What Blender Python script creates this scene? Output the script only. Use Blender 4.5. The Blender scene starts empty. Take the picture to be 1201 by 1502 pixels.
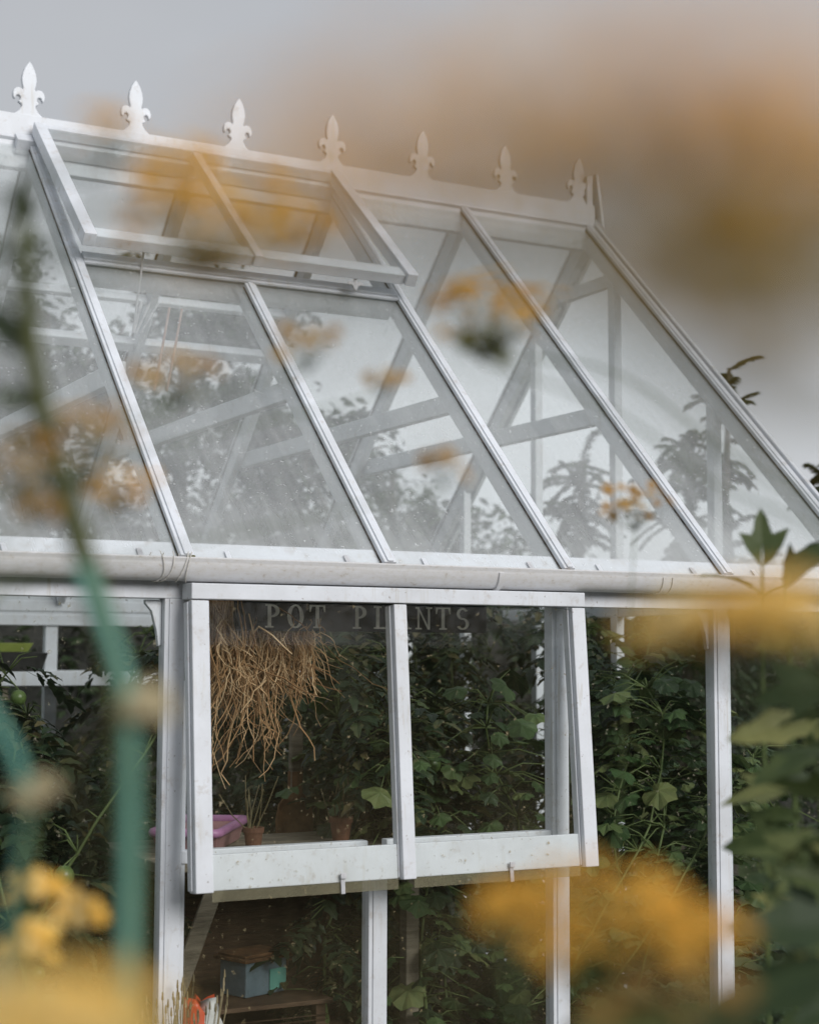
import bpy, math, random
import numpy as np
from mathutils import Vector, Matrix
random.seed(7); RNG = np.random.default_rng(7)
D = bpy.data; SC = bpy.context.scene; COL = SC.collection
R = math.radians
def V(*a): return Vector(a)

# ------------------------------------------------------------------ camera
EV = 1.75                                   # eave height above the ground
YAW, PITCH, ROLL, FPX = 0.4894, 0.0892, 0.0032, 2377.3
CAM = V(-1.5116, -4.1013, EV - 0.2778)
_f = V(math.sin(YAW)*math.cos(PITCH), math.cos(YAW)*math.cos(PITCH), math.sin(PITCH))
_r0 = V(math.cos(YAW), -math.sin(YAW), 0); _u0 = _r0.cross(_f)
_r = math.cos(ROLL)*_r0 + math.sin(ROLL)*_u0
_u = -math.sin(ROLL)*_r0 + math.cos(ROLL)*_u0
cam = D.objects.new('camera', D.cameras.new('camera')); COL.objects.link(cam)
cam.matrix_world = Matrix(((_r.x, _u.x, -_f.x, CAM.x), (_r.y, _u.y, -_f.y, CAM.y), (_r.z, _u.z, -_f.z, CAM.z), (0, 0, 0, 1)))
cam.data.sensor_fit = 'VERTICAL'; cam.data.sensor_height = 36.0; cam.data.sensor_width = 28.8
cam.data.lens = FPX*36/1502
cam.data.clip_start = 0.02; cam.data.clip_end = 500
cam.data.dof.use_dof = True; cam.data.dof.focus_distance = 4.75
cam.data.dof.aperture_fstop = 57.0/20.0     # a 20 mm wide aperture
SC.camera = cam
def at(px, py, d):                          # a point d metres deep along the view, seen at photo pixel px, py
    return CAM + d*(_f + _r*((px-600.5)/FPX) - _u*((py-751)/FPX))
def on_y(px, py, y):                        # the point at depth y (metres behind the front wall) seen at px, py
    q = at(px, py, 1) - CAM; return CAM + q*((y-CAM.y)/q.y)

# ------------------------------------------------------------------ sky and sun (bright overcast)
W = D.worlds.new('World'); SC.world = W; W.use_nodes = True
nt = W.node_tree; N = nt.nodes; L = nt.links
bg = N['Background']; bg.inputs['Strength'].default_value = 0.06
SUN_EL, SUN_AZ = R(28), R(166)              # azimuth clockwise from +Y
sky = N.new('ShaderNodeTexSky'); sky.sky_type = 'NISHITA'; sky.sun_disc = False
sky.sun_elevation = SUN_EL; sky.sun_rotation = SUN_AZ; sky.air_density = 1.0; sky.dust_density = 3.0; sky.ozone_density = 1.0
hs = N.new('ShaderNodeHueSaturation'); hs.inputs['Saturation'].default_value = 0.16
L.new(sky.outputs[0], hs.inputs['Color'])
tc = N.new('ShaderNodeTexCoord'); mp = N.new('ShaderNodeMapping'); mp.inputs['Scale'].default_value = (1.2, 1.2, 3.0)
nz = N.new('ShaderNodeTexNoise'); nz.inputs['Scale'].default_value = 1.6; nz.inputs['Detail'].default_value = 4; nz.inputs['Roughness'].default_value = .5
L.new(tc.outputs['Generated'], mp.inputs['Vector']); L.new(mp.outputs[0], nz.inputs['Vector'])
cr = N.new('ShaderNodeValToRGB'); cr.color_ramp.elements[0].position = .3; cr.color_ramp.elements[1].position = .75
cr.color_ramp.elements[0].color = (4.3, 4.5, 4.85, 1); cr.color_ramp.elements[1].color = (5.4, 5.58, 5.9, 1)
L.new(nz.outputs['Fac'], cr.inputs['Fac'])
mx = N.new('ShaderNodeMix'); mx.data_type = 'RGBA'; mx.inputs['Factor'].default_value = .82
L.new(hs.outputs[0], mx.inputs[6]); L.new(cr.outputs[0], mx.inputs[7])
sx = N.new('ShaderNodeSeparateXYZ'); L.new(tc.outputs['Generated'], sx.inputs[0])
mr = N.new('ShaderNodeMapRange'); mr.interpolation_type = 'SMOOTHSTEP'; L.new(sx.outputs['Z'], mr.inputs['Value'])
for k_, v_ in (('From Min', .10), ('From Max', .32), ('To Min', 1.55), ('To Max', 1.0)): mr.inputs[k_].default_value = v_
vm = N.new('ShaderNodeVectorMath'); vm.operation = 'SCALE'; L.new(mx.outputs[2], vm.inputs[0]); L.new(mr.outputs[0], vm.inputs['Scale']); L.new(vm.outputs[0], bg.inputs['Color'])
sl = D.lights.new('sun', 'SUN'); sl.energy = 1.35; sl.angle = R(30); sl.color = (1, .975, .95)
so = D.objects.new('sun', sl); COL.objects.link(so)
sd = V(math.sin(SUN_AZ)*math.cos(SUN_EL), math.cos(SUN_AZ)*math.cos(SUN_EL), math.sin(SUN_EL))
so.rotation_euler = sd.to_track_quat('Z', 'Y').to_euler(); so.location = (0, 0, 20)
SC.view_settings.view_transform = 'Standard'; SC.view_settings.look = 'None'
SC.view_settings.exposure = 0.84; SC.view_settings.gamma = 1.0
SC.render.engine = 'CYCLES'
SC.cycles.transparent_max_bounces = 40; SC.cycles.max_bounces = 8; SC.cycles.diffuse_bounces = 3
SC.cycles.glossy_bounces = 3; SC.cycles.transmission_bounces = 6

# ------------------------------------------------------------------ materials
MATS = {}
def newmat(name):
    m = D.materials.new(name); m.use_nodes = True; MATS[name] = m
    return m, m.node_tree.nodes, m.node_tree.links
def ramp(Nn, stops):
    c = Nn.new('ShaderNodeValToRGB'); e = c.color_ramp.elements
    while len(e) > 1: e.remove(e[0])
    e[0].position = stops[0][0]; e[0].color = (*stops[0][1], 1)
    for p_, c_ in stops[1:]:
        k = e.new(p_); k.color = (*c_, 1)
    return c
def noise(Nn, Ln, scale, detail=4, rough=.6, mapscale=None):
    t = Nn.new('ShaderNodeTexCoord'); n_ = Nn.new('ShaderNodeTexNoise')
    n_.inputs['Scale'].default_value = scale; n_.inputs['Detail'].default_value = detail; n_.inputs['Roughness'].default_value = rough
    if mapscale:
        m_ = Nn.new('ShaderNodeMapping'); m_.inputs['Scale'].default_value = mapscale
        Ln.new(t.outputs['Object'], m_.inputs['Vector']); Ln.new(m_.outputs[0], n_.inputs['Vector'])
    else: Ln.new(t.outputs['Object'], n_.inputs['Vector'])
    return n_
def surf(name, stops, scale=8, rough=.7, bump=.15, mapscale=None, spec=.4, detail=5, bscale=None):
    m, Nn, Ln = newmat(name); b = Nn['Principled BSDF']
    n_ = noise(Nn, Ln, scale, detail, .62, mapscale); c = ramp(Nn, stops)
    Ln.new(n_.outputs['Fac'], c.inputs['Fac']); Ln.new(c.outputs[0], b.inputs['Base Color'])
    b.inputs['Roughness'].default_value = rough; b.inputs['Specular IOR Level'].default_value = spec
    if bump:
        n2 = noise(Nn, Ln, bscale or scale*4, 4, .6, mapscale); bp = Nn.new('ShaderNodeBump')
        bp.inputs['Strength'].default_value = bump; bp.inputs['Distance'].default_value = .004
        Ln.new(n2.outputs['Fac'], bp.inputs['Height']); Ln.new(bp.outputs[0], b.inputs['Normal'])
    return m
def paint():
    m, Nn, Ln = newmat('white_paint'); b = Nn['Principled BSDF']
    base = ramp(Nn, [(.3, (.58, .60, .63)), (.62, (.70, .73, .78))])
    n1 = noise(Nn, Ln, 5, 5, .6); Ln.new(n1.outputs['Fac'], base.inputs['Fac'])
    dirt = ramp(Nn, [(.56, (0, 0, 0)), (.72, (1, 1, 1))])
    n2 = noise(Nn, Ln, 22, 7, .72); Ln.new(n2.outputs['Fac'], dirt.inputs['Fac'])
    spk = ramp(Nn, [(.68, (0, 0, 0)), (.74, (1, 1, 1))])
    n3 = noise(Nn, Ln, 90, 3, .6); Ln.new(n3.outputs['Fac'], spk.inputs['Fac'])
    mixd = Nn.new('ShaderNodeMix'); mixd.data_type = 'RGBA'; mixd.inputs[7].default_value = (.36, .30, .24, 1)
    mul = Nn.new('ShaderNodeMath'); mul.operation = 'MULTIPLY'; mul.inputs[1].default_value = .55
    Ln.new(dirt.outputs[0], mul.inputs[0]); Ln.new(mul.outputs[0], mixd.inputs[0]); Ln.new(base.outputs[0], mixd.inputs[6])
    mixs = Nn.new('ShaderNodeMix'); mixs.data_type = 'RGBA'; mixs.inputs[7].default_value = (.16, .12, .09, 1)
    mul2 = Nn.new('ShaderNodeMath'); mul2.operation = 'MULTIPLY'; mul2.inputs[1].default_value = .6
    Ln.new(spk.outputs[0], mul2.inputs[0]); Ln.new(mul2.outputs[0], mixs.inputs[0]); Ln.new(mixd.outputs[2], mixs.inputs[6])
    n4 = noise(Nn, Ln, 1.0, 5, .7, (55, 55, 3.2)); r4 = ramp(Nn, [(.55, (0, 0, 0)), (.70, (.55, .55, .55))]); Ln.new(n4.outputs['Fac'], r4.inputs['Fac'])
    n5 = noise(Nn, Ln, 2.6, 2, .5); r5 = ramp(Nn, [(.42, (0, 0, 0)), (.62, (1, 1, 1))]); Ln.new(n5.outputs['Fac'], r5.inputs['Fac'])
    m5 = Nn.new('ShaderNodeMath'); m5.operation = 'MULTIPLY'; Ln.new(r4.outputs[0], m5.inputs[0]); Ln.new(r5.outputs[0], m5.inputs[1])
    mixr = Nn.new('ShaderNodeMix'); mixr.data_type = 'RGBA'; mixr.inputs[7].default_value = (.42, .37, .27, 1)
    Ln.new(m5.outputs[0], mixr.inputs[0]); Ln.new(mixs.outputs[2], mixr.inputs[6])
    Ln.new(mixr.outputs[2], b.inputs['Base Color'])
    b.inputs['Roughness'].default_value = .48
    bp = Nn.new('ShaderNodeBump'); bp.inputs['Strength'].default_value = .25; bp.inputs['Distance'].default_value = .002
    Ln.new(n2.outputs['Fac'], bp.inputs['Height']); Ln.new(bp.outputs[0], b.inputs['Normal'])
    return m
def glass(name, film, filmcol, lo, hi, scale=3.0, refl=1.0, runs=0, edge=None):
    m, Nn, Ln = newmat(name); Nn.remove(Nn['Principled BSDF']); out = Nn['Material Output']
    tr = Nn.new('ShaderNodeBsdfTransparent'); tr.inputs[0].default_value = (.985, .995, .99, 1)
    gl = Nn.new('ShaderNodeBsdfGlossy'); gl.inputs['Roughness'].default_value = .03; gl.inputs[0].default_value = (1, 1, 1, 1)
    lw = Nn.new('ShaderNodeLayerWeight'); lw.inputs[0].default_value = .5
    pw = Nn.new('ShaderNodeMath'); pw.operation = 'POWER'; pw.inputs[1].default_value = 4.2; Ln.new(lw.outputs['Facing'], pw.inputs[0])
    ma = Nn.new('ShaderNodeMath'); ma.operation = 'MULTIPLY_ADD'; ma.inputs[1].default_value = .8*refl; ma.inputs[2].default_value = .035*refl
    Ln.new(pw.outputs[0], ma.inputs[0])
    m1 = Nn.new('ShaderNodeMixShader'); Ln.new(ma.outputs[0], m1.inputs[0]); Ln.new(tr.outputs[0], m1.inputs[1]); Ln.new(gl.outputs[0], m1.inputs[2])
    df = Nn.new('ShaderNodeBsdfDiffuse'); df.inputs[0].default_value = (*filmcol, 1)
    tl = Nn.new('ShaderNodeBsdfTranslucent'); tl.inputs[0].default_value = (*filmcol, 1)
    ad = Nn.new('ShaderNodeMixShader'); ad.inputs[0].default_value = .45; Ln.new(df.outputs[0], ad.inputs[1]); Ln.new(tl.outputs[0], ad.inputs[2])
    n1 = noise(Nn, Ln, scale, 6, .65); r1 = ramp(Nn, [(.3, (lo*film,)*3), (.7, (hi*film,)*3)]); Ln.new(n1.outputs['Fac'], r1.inputs['Fac'])
    n2 = noise(Nn, Ln, 60, 3, .6); r2 = ramp(Nn, [(.66, (0, 0, 0)), (.74, (.16*film*3,)*3)]); Ln.new(n2.outputs['Fac'], r2.inputs['Fac'])
    sm = Nn.new('ShaderNodeMath'); sm.operation = 'ADD'; Ln.new(r1.outputs[0], sm.inputs[0]); Ln.new(r2.outputs[0], sm.inputs[1])
    so_ = sm.outputs[0]
    if runs:
        n3 = noise(Nn, Ln, 1.0, 5, .65, (26, 1.6, 1.6)); r3 = ramp(Nn, [(.42, (0, 0, 0)), (.72, (runs, runs, runs))]); Ln.new(n3.outputs['Fac'], r3.inputs['Fac'])
        s3 = Nn.new('ShaderNodeMath'); s3.operation = 'ADD'; Ln.new(so_, s3.inputs[0]); Ln.new(r3.outputs[0], s3.inputs[1]); so_ = s3.outputs[0]
    if edge:
        t_ = Nn.new('ShaderNodeTexCoord'); z_ = Nn.new('ShaderNodeSeparateXYZ'); Ln.new(t_.outputs['Object'], z_.inputs[0])
        mr_ = Nn.new('ShaderNodeMapRange'); Ln.new(z_.outputs[2], mr_.inputs[0])
        for k_, v_ in (('From Min', edge[0]), ('From Max', edge[1]), ('To Min', edge[2]), ('To Max', 0)): mr_.inputs[k_].default_value = v_
        me_ = Nn.new('ShaderNodeMath'); me_.operation = 'MULTIPLY'; Ln.new(mr_.outputs[0], me_.inputs[0]); Ln.new(n1.outputs['Fac'], me_.inputs[1])
        s4 = Nn.new('ShaderNodeMath'); s4.operation = 'ADD'; Ln.new(so_, s4.inputs[0]); Ln.new(me_.outputs[0], s4.inputs[1]); so_ = s4.outputs[0]
    m2 = Nn.new('ShaderNodeMixShader'); Ln.new(so_, m2.inputs[0]); Ln.new(m1.outputs[0], m2.inputs[1]); Ln.new(ad.outputs[0], m2.inputs[2])
    Ln.new(m2.outputs[0], out.inputs['Surface'])
    return m
def leafmat(name, cols, trans=.3, rough=.55, nscale=30, veins=0):
    m, Nn, Ln = newmat(name); b = Nn['Principled BSDF']; out = Nn['Material Output']
    g = Nn.new('ShaderNodeNewGeometry'); k = len(cols)
    c = ramp(Nn, [(i/(k-1), cols[i]) for i in range(k)])
    n_ = noise(Nn, Ln, nscale, 3, .6)
    a = Nn.new('ShaderNodeMath'); a.operation = 'MULTIPLY_ADD'; a.inputs[1].default_value = .35; a.inputs[2].default_value = -.17
    Ln.new(n_.outputs['Fac'], a.inputs[0])
    s = Nn.new('ShaderNodeMath'); s.operation = 'ADD'; Ln.new(g.outputs['Random Per Island'], s.inputs[0]); Ln.new(a.outputs[0], s.inputs[1])
    Ln.new(s.outputs[0], c.inputs['Fac']); co = c.outputs[0]
    if veins:                               # pale veins fanning out from the leaf stalk
        def mt(op, a_, b_=None, c_=None):
            q = Nn.new('ShaderNodeMath'); q.operation = op
            for i_, v_ in enumerate((a_, b_, c_)):
                if v_ is None: continue
                if hasattr(v_, 'is_linked'): Ln.new(v_, q.inputs[i_])
                else: q.inputs[i_].default_value = v_
            return q.outputs[0]
        uv = Nn.new('ShaderNodeUVMap'); uv.uv_map = 'leaf'; sp = Nn.new('ShaderNodeSeparateXYZ'); Ln.new(uv.outputs[0], sp.inputs[0])
        ang_ = mt('ARCTAN2', sp.outputs[0], mt('ADD', sp.outputs[1], -.06)); rad_ = mt('POWER', mt('ADD', mt('MULTIPLY', sp.outputs[0], sp.outputs[0]), mt('MULTIPLY', mt('ADD', sp.outputs[1], -.06), mt('ADD', sp.outputs[1], -.06))), .5)
        v1 = mt('MULTIPLY', mt('ABSOLUTE', mt('SINE', mt('MULTIPLY', ang_, veins))), rad_)
        v2 = mt('ABSOLUTE', mt('SINE', mt('ADD', mt('MULTIPLY', rad_, 22.0), mt('MULTIPLY', mt('ABSOLUTE', mt('SINE', mt('MULTIPLY', ang_, veins))), -7.0))))
        m1_ = mt('SUBTRACT', 1.0, mt('MULTIPLY', v1, 22.0)); m1_ = mt('MAXIMUM', m1_, 0.0)
        m2_ = mt('MULTIPLY', mt('MAXIMUM', mt('SUBTRACT', 1.0, mt('MULTIPLY', v2, 5.0)), 0.0), .35)
        mk = mt('MULTIPLY', mt('MAXIMUM', m1_, m2_), .5)
        mv = Nn.new('ShaderNodeMix'); mv.data_type = 'RGBA'; Ln.new(mk, mv.inputs[0]); Ln.new(co, mv.inputs[6]); mv.inputs[7].default_value = (.20, .27, .12, 1); co = mv.outputs[2]
    Ln.new(co, b.inputs['Base Color']); b.inputs['Roughness'].default_value = rough
    b.inputs['Specular IOR Level'].default_value = .35
    t = Nn.new('ShaderNodeBsdfTranslucent'); Ln.new(c.outputs[0], t.inputs[0])
    m2 = Nn.new('ShaderNodeMixShader'); m2.inputs[0].default_value = trans
    Ln.new(b.outputs[0], m2.inputs[1]); Ln.new(t.outputs[0], m2.inputs[2]); Ln.new(m2.outputs[0], out.inputs['Surface'])
    bp = Nn.new('ShaderNodeBump'); bp.inputs['Strength'].default_value = .35; bp.inputs['Distance'].default_value = .004
    n3 = noise(Nn, Ln, nscale*3, 2, .5); Ln.new(n3.outputs['Fac'], bp.inputs['Height']); Ln.new(bp.outputs[0], b.inputs['Normal'])
    return m
PAINT = paint()
GROOF = glass('roof_glass', 1.0, (.87, .89, .90), .08, .27, 1.1, 1.0, .09, (EV, EV+.22, .30))
GROOFB = glass('back_roof_glass', 1.0, (.87, .89, .90), .03, .09, 2.2, 1.0, .04)
GWALL = glass('wall_glass', 1.0, (.50, .46, .34), .001, .009, 3.0, .3)
GDUSTWARM = glass('dusty_warm_reflection_glass', 1.0, (.48, .40, .25), .003, .020, 3.0, .4, .012, (EV-.9, EV-.6, .05))  # sash film: dust, with warm flower reflections painted into its brown
GLOWER = glass('brownish_lower_glass', 1.0, (.46, .38, .22), .012, .045, 3.0, .4, .015)  # brown film stands for dust and for reflected yellow flowers, put into the colour
GRIME = glass('grimy_glass', 1.0, (.42, .38, .27), .22, .45, 6.0, .4)
OLDWOOD = surf('bare_weathered_wood', [(.3, (.07, .045, .03)), (.7, (.22, .15, .09))], 60, .85, .5)
MOSS = surf('mossy_wood', [(.3, (.05, .055, .02)), (.7, (.16, .15, .05))], 60, .9, .5)
PVC = surf('gutter_plastic', [(.28, (.42, .38, .34)), (.40, (.56, .55, .54)), (.60, (.60, .60, .61))], 90, .28, .1, (.6, 1, 1), .5, 7)
METAL = surf('grey_metal', [(.3, (.35, .36, .38)), (.7, (.6, .6, .62))], 30, .35, .05)
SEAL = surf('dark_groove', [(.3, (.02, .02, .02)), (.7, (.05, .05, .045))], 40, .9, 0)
GROOVE = surf('weathered_putty', [(.35, (.03, .025, .02)), (.6, (.20, .17, .14))], 30, .9, .2)
SOIL = surf('soil', [(.3, (.02, .015, .01)), (.7, (.07, .05, .035))], 6, .95, .8)
LAWN = surf('lawn', [(.3, (.03, .05, .015)), (.7, (.07, .10, .03))], 4, .9, .9)
CUKE = leafmat('cucumber_leaf', [(.014, .030, .012), (.022, .048, .016), (.04, .08, .025), (.07, .12, .04), (.15, .17, .06)], .25, veins=5.0)
TOM = leafmat('tomato_leaf', [(.008, .018, .009), (.012, .028, .012), (.022, .042, .018), (.04, .065, .028), (.12, .10, .04)], .2)
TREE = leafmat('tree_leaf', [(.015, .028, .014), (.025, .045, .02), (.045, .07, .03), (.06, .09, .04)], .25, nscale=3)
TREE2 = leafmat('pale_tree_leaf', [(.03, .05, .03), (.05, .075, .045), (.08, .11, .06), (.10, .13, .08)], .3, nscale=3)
STEM = surf('green_stem', [(.3, (.05, .08, .02)), (.7, (.12, .16, .05))], 30, .6, .1)
STEMB = surf('brown_stem', [(.3, (.06, .045, .02)), (.7, (.14, .12, .05))], 30, .7, .1)
BARK = surf('bark', [(.3, (.03, .022, .016)), (.7, (.10, .08, .06))], 14, .9, .8)
PETAL = leafmat('yellow_petal', [(.84, .50, .08), (.90, .60, .14), (.92, .68, .24), (.93, .78, .42)], .32, .6)
PETALO = leafmat('orange_petal', [(.62, .30, .03), (.76, .40, .05), (.83, .48, .07), (.86, .55, .12)], .35, .6)
PETALB = leafmat('faded_petal', [(.36, .19, .05), (.48, .27, .07), (.56, .34, .10), (.58, .42, .18)], .3, .7)
FRONTLEAF = leafmat('border_leaf', [(.035, .06, .02), (.06, .09, .03), (.10, .13, .05), (.18, .20, .08)], .35)
OLIVELEAF = leafmat('olive_leaf', [(.05, .06, .018), (.09, .10, .03), (.14, .15, .05), (.18, .19, .07)], .3)
STRAW = leafmat('dry_straw', [(.20, .10, .045), (.38, .22, .10), (.56, .36, .19), (.72, .54, .33)], .2, .8)
TEAL = surf('teal_coating', [(.3, (.10, .30, .24)), (.7, (.17, .40, .33))], 20, .5, .1)
SIGNB = surf('black_sign_board', [(.3, (.004, .005, .005)), (.7, (.010, .012, .012))], 20, .6, .1)
LETTER = surf('cream_lettering', [(.3, (.40, .39, .33)), (.6, (.66, .64, .56))], 40, .8, .1)
FRUIT = surf('green_fruit', [(.3, (.05, .085, .02)), (.7, (.10, .15, .045))], 20, .35, .02)
LIME = surf('lime_plastic', [(.3, (.20, .25, .05)), (.7, (.30, .36, .09))], 10, .4, 0)
BLACKP = surf('black_plastic', [(.3, (.012, .012, .012)), (.7, (.03, .03, .028))], 12, .5, .05)
PURPLE = surf('pink_plastic', [(.3, (.32, .13, .27)), (.7, (.44, .22, .38))], 10, .4, 0)
PINKIN = surf('faded_pink_plastic', [(.3, (.28, .14, .15)), (.7, (.36, .20, .20))], 10, .6, 0)
RUST = surf('rusty_iron', [(.3, (.06, .028, .012)), (.7, (.20, .10, .04))], 26, .8, .4)
WOOD = surf('brown_wood', [(.3, (.06, .035, .02)), (.7, (.15, .09, .05))], 10, .75, .4, (1, 1, 8))
GREYW = surf('grey_wood', [(.3, (.10, .085, .06)), (.7, (.22, .19, .14))], 10, .8, .4, (1, 1, 8))
BLUEP = surf('faded_blue_paint', [(.3, (.10, .15, .18)), (.7, (.18, .25, .28))], 20, .7, .2)
MINT = surf('mint_paint', [(.3, (.10, .32, .26)), (.7, (.16, .42, .34))], 20, .6, .1)
REDP = surf('red_printed_plastic', [(.3, (.50, .06, .02)), (.7, (.65, .10, .03))], 8, .4, .1)
WHITEP = surf('white_printed_plastic', [(.3, (.50, .50, .48)), (.7, (.7, .7, .68))], 14, .45, .1)
TERRA = surf('terracotta', [(.3, (.10, .045, .028)), (.7, (.20, .09, .05))], 18, .8, .2)
STRING = surf('white_string', [(.3, (.5, .48, .44)), (.7, (.7, .68, .64))], 60, .8, .1)
PAVE = surf('paving_stone', [(.3, (.16, .15, .13)), (.7, (.28, .26, .23))], 5, .85, .5)

# ------------------------------------------------------------------ mesh helpers
class MB:
    def __init__(s): s.v = []; s.f = []; s.uv = {}
    def add(s, vs, fs):
        b = len(s.v); s.v.extend([tuple(p) for p in vs]); s.f.extend([tuple(b+i for i in q) for q in fs]); return s
    def box(s, x0, y0, z0, x1, y1, z1):
        return s.add([(x, y, z) for z in (z0, z1) for y in (y0, y1) for x in (x0, x1)],
                     [(0, 2, 3, 1), (4, 5, 7, 6), (0, 1, 5, 4), (2, 6, 7, 3), (0, 4, 6, 2), (1, 3, 7, 5)])
    def beam(s, a, b, side, up, x0, x1, h0, h1):   # prism from a to b; side and up are unit vectors
        a = Vector(a); b = Vector(b); side = Vector(side); up = Vector(up)
        vs = [p + side*x + up*h for p in (a, b) for h in (h0, h1) for x in (x0, x1)]
        return s.add(vs, [(0, 2, 3, 1), (4, 5, 7, 6), (0, 1, 5, 4), (2, 6, 7, 3), (0, 4, 6, 2), (1, 3, 7, 5)])
    def tube(s, pts, rad, n=6, cap=True):
        pts = [Vector(p) for p in pts]
        if not hasattr(rad, '__len__'): rad = [rad]*len(pts)
        vs = []; ref = None
        for i, p in enumerate(pts):
            t = (pts[min(i+1, len(pts)-1)] - pts[max(i-1, 0)])
            if t.length < 1e-9: t = V(0, 0, 1)
            t.normalize()
            if ref is None: ref = t.orthogonal().normalized()
            ref = (ref - t*ref.dot(t)); ref = ref.normalized() if ref.length > 1e-6 else t.orthogonal().normalized()
            bi = t.cross(ref)
            for k in range(n):
                a = 2*math.pi*k/n; vs.append(p + (ref*math.cos(a) + bi*math.sin(a))*rad[i])
        fs = [(i*n+k, i*n+(k+1) % n, (i+1)*n+(k+1) % n, (i+1)*n+k) for i in range(len(pts)-1) for k in range(n)]
        if cap and n > 2: fs += [tuple(reversed(range(n))), tuple((len(pts)-1)*n+k for k in range(n))]
        return s.add(vs, fs)
    def poly(s, pts2, o, ax, ay, an, th):        # prism from a flat outline
        o = Vector(o); ax = Vector(ax); ay = Vector(ay); an = Vector(an); n = len(pts2)
        vs = [o + ax*p[0] + ay*p[1] for p in pts2] + [o + ax*p[0] + ay*p[1] + an*th for p in pts2]
        return s.add(vs, [tuple(range(n)), tuple(reversed(range(n, 2*n)))] + [(i, i+n, (i+1) % n+n, (i+1) % n) for i in range(n)])
    def lathe(s, prof, o, n=24, ax=None):
        o = Vector(o); vs = []
        for r_, z in prof:
            for k in range(n):
                a = 2*math.pi*k/n; vs.append(o + V(r_*math.cos(a), r_*math.sin(a), z))
        fs = [(i*n+k, i*n+(k+1) % n, (i+1)*n+(k+1) % n, (i+1)*n+k) for i in range(len(prof)-1) for k in range(n)]
        return s.add(vs, fs)
    def tmpl(s, T, o, d, up, sc):                # a leaf template with its axis along d
        d = Vector(d).normalized(); up = Vector(up); x = d.cross(up)
        if x.length < 1e-4: x = d.orthogonal()
        x.normalize(); z = x.cross(d); b = len(s.v); o = Vector(o)
        s.uv[b] = T[0][:, :2]; M = np.array([x, d, z]); P = (T[0]*sc) @ M + np.array(o)
        s.v.extend(map(tuple, P.tolist())); s.f.extend([tuple(b+i for i in q) for q in T[1]]); return s
    def mesh(s, name, mat, smooth=False):
        me = D.meshes.new(name); me.from_pydata(s.v, [], s.f); me.materials.append(mat)
        if s.uv:
            U = np.zeros((len(s.v), 2)); 
            for b, q in s.uv.items(): U[b:b+len(q)] = q
            li = np.empty(len(me.loops), int); me.loops.foreach_get('vertex_index', li)
            me.uv_layers.new(name='leaf').data.foreach_set('uv', U[li].ravel())
        if smooth: me.polygons.foreach_set('use_smooth', [True]*len(me.polygons))
        me.update(); return me
def tag(o, label=None, cat=None, group=None, kind=None):
    if label: o['label'] = label
    if cat: o['category'] = cat
    if group: o['group'] = group
    if kind: o['kind'] = kind
    return o
def obj(name, mb, mat, parent=None, loc=None, smooth=False, bevel=0):
    """link mb as one mesh object; with loc, the coordinates of mb are shifted so that the origin is loc"""
    o_ = Vector(loc) if loc is not None else (Vector(parent['_o']) if parent is not None and '_o' in parent else V(0, 0, 0))
    if o_.length > 0: mb.v = [(p[0]-o_.x, p[1]-o_.y, p[2]-o_.z) for p in mb.v]
    ob = D.objects.new(name, mb.mesh(name, mat, smooth)); COL.objects.link(ob)
    if parent is not None:
        ob.parent = parent
        if '_o' in parent: ob['_o'] = parent['_o']
    elif loc is not None: ob.location = o_
    if bevel:
        bm = ob.modifiers.new('bevel', 'BEVEL'); bm.width = bevel; bm.segments = 2; bm.limit_method = 'ANGLE'; bm.angle_limit = R(40)
    return ob
def thing(name, label, cat, loc=(0, 0, 0), group=None, local=False):
    o = D.objects.new(name, None); COL.objects.link(o); o.location = loc; o.empty_display_size = .1
    if not local: o['_o'] = tuple(loc)
    return tag(o, label, cat, group)
def copy_tree(o, parent=None):
    c = o.copy(); COL.objects.link(c); c.parent = parent
    for ch in [k for k in D.objects if k.parent == o]: copy_tree(ch, c)
    return c

# leaf templates: axis +Y, normal +Z
def t_palm(seed=0, lobes=5):
    r = random.Random(seed); pts = [(0, 0, 0)]; n = 19
    for i in range(n):
        a = R(-152 + 304*i/(n-1)); q = (i/(n-1))*lobes; w = abs((q % 1)-.5)*2
        rad = (.53 + .075*(1-w))*(1 - .16*abs(a/2.65)**2) * r.uniform(.88, 1.10) + .03
        x, y = rad*math.sin(a), .42 + rad*math.cos(a)
        pts.append((x, y, -.22*(x*x+(y-.42)**2)/.3*.6 + .05*math.cos(q*2*math.pi) + r.uniform(-.015, .015)))
    pts.append((0, .42, .05)); c = len(pts)-1
    fs = [(c, i, i+1) for i in range(1, n)] + [(c, n, 0), (c, 0, 1)]
    return np.array(pts, float), fs
def t_ovate(w=.28, fold=.12, droop=.25, notch=0.0, seed=0):
    r = random.Random(seed); n = 7; pts = []; 
    for i in range(n):
        t = i/(n-1); ww = w*math.sin(math.pi*min(1, t*.96+.03))**.75*(1-.35*t); ww *= 1 + (notch*(1 if i % 2 else -1))
        z = -droop*t*t
        pts += [(-ww, t-.02, z+fold*ww*2+r.uniform(-.01, .01)), (0, t, z), (ww, t-.02, z+fold*ww*2+r.uniform(-.01, .01))]
    fs = []
    for i in range(n-1):
        b = i*3; fs += [(b, b+1, b+4, b+3), (b+1, b+2, b+5, b+4)]
    return np.array(pts, float), fs
def merge(parts):
    P = []; F = []; b = 0
    for p_, f_ in parts: P.append(p_); F += [tuple(b+i for i in q) for q in f_]; b += len(p_)
    return np.vstack(P), F
def xf(T, ang, sc, ox, oy, oz=0, tilt=0):
    P = T[0]*sc; c, s_ = math.cos(ang), math.sin(ang)
    M = np.array([[c, s_, 0], [-s_, c, 0], [0, 0, 1]]); P = P @ M + np.array([ox, oy, oz]); return P, T[1]
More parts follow.
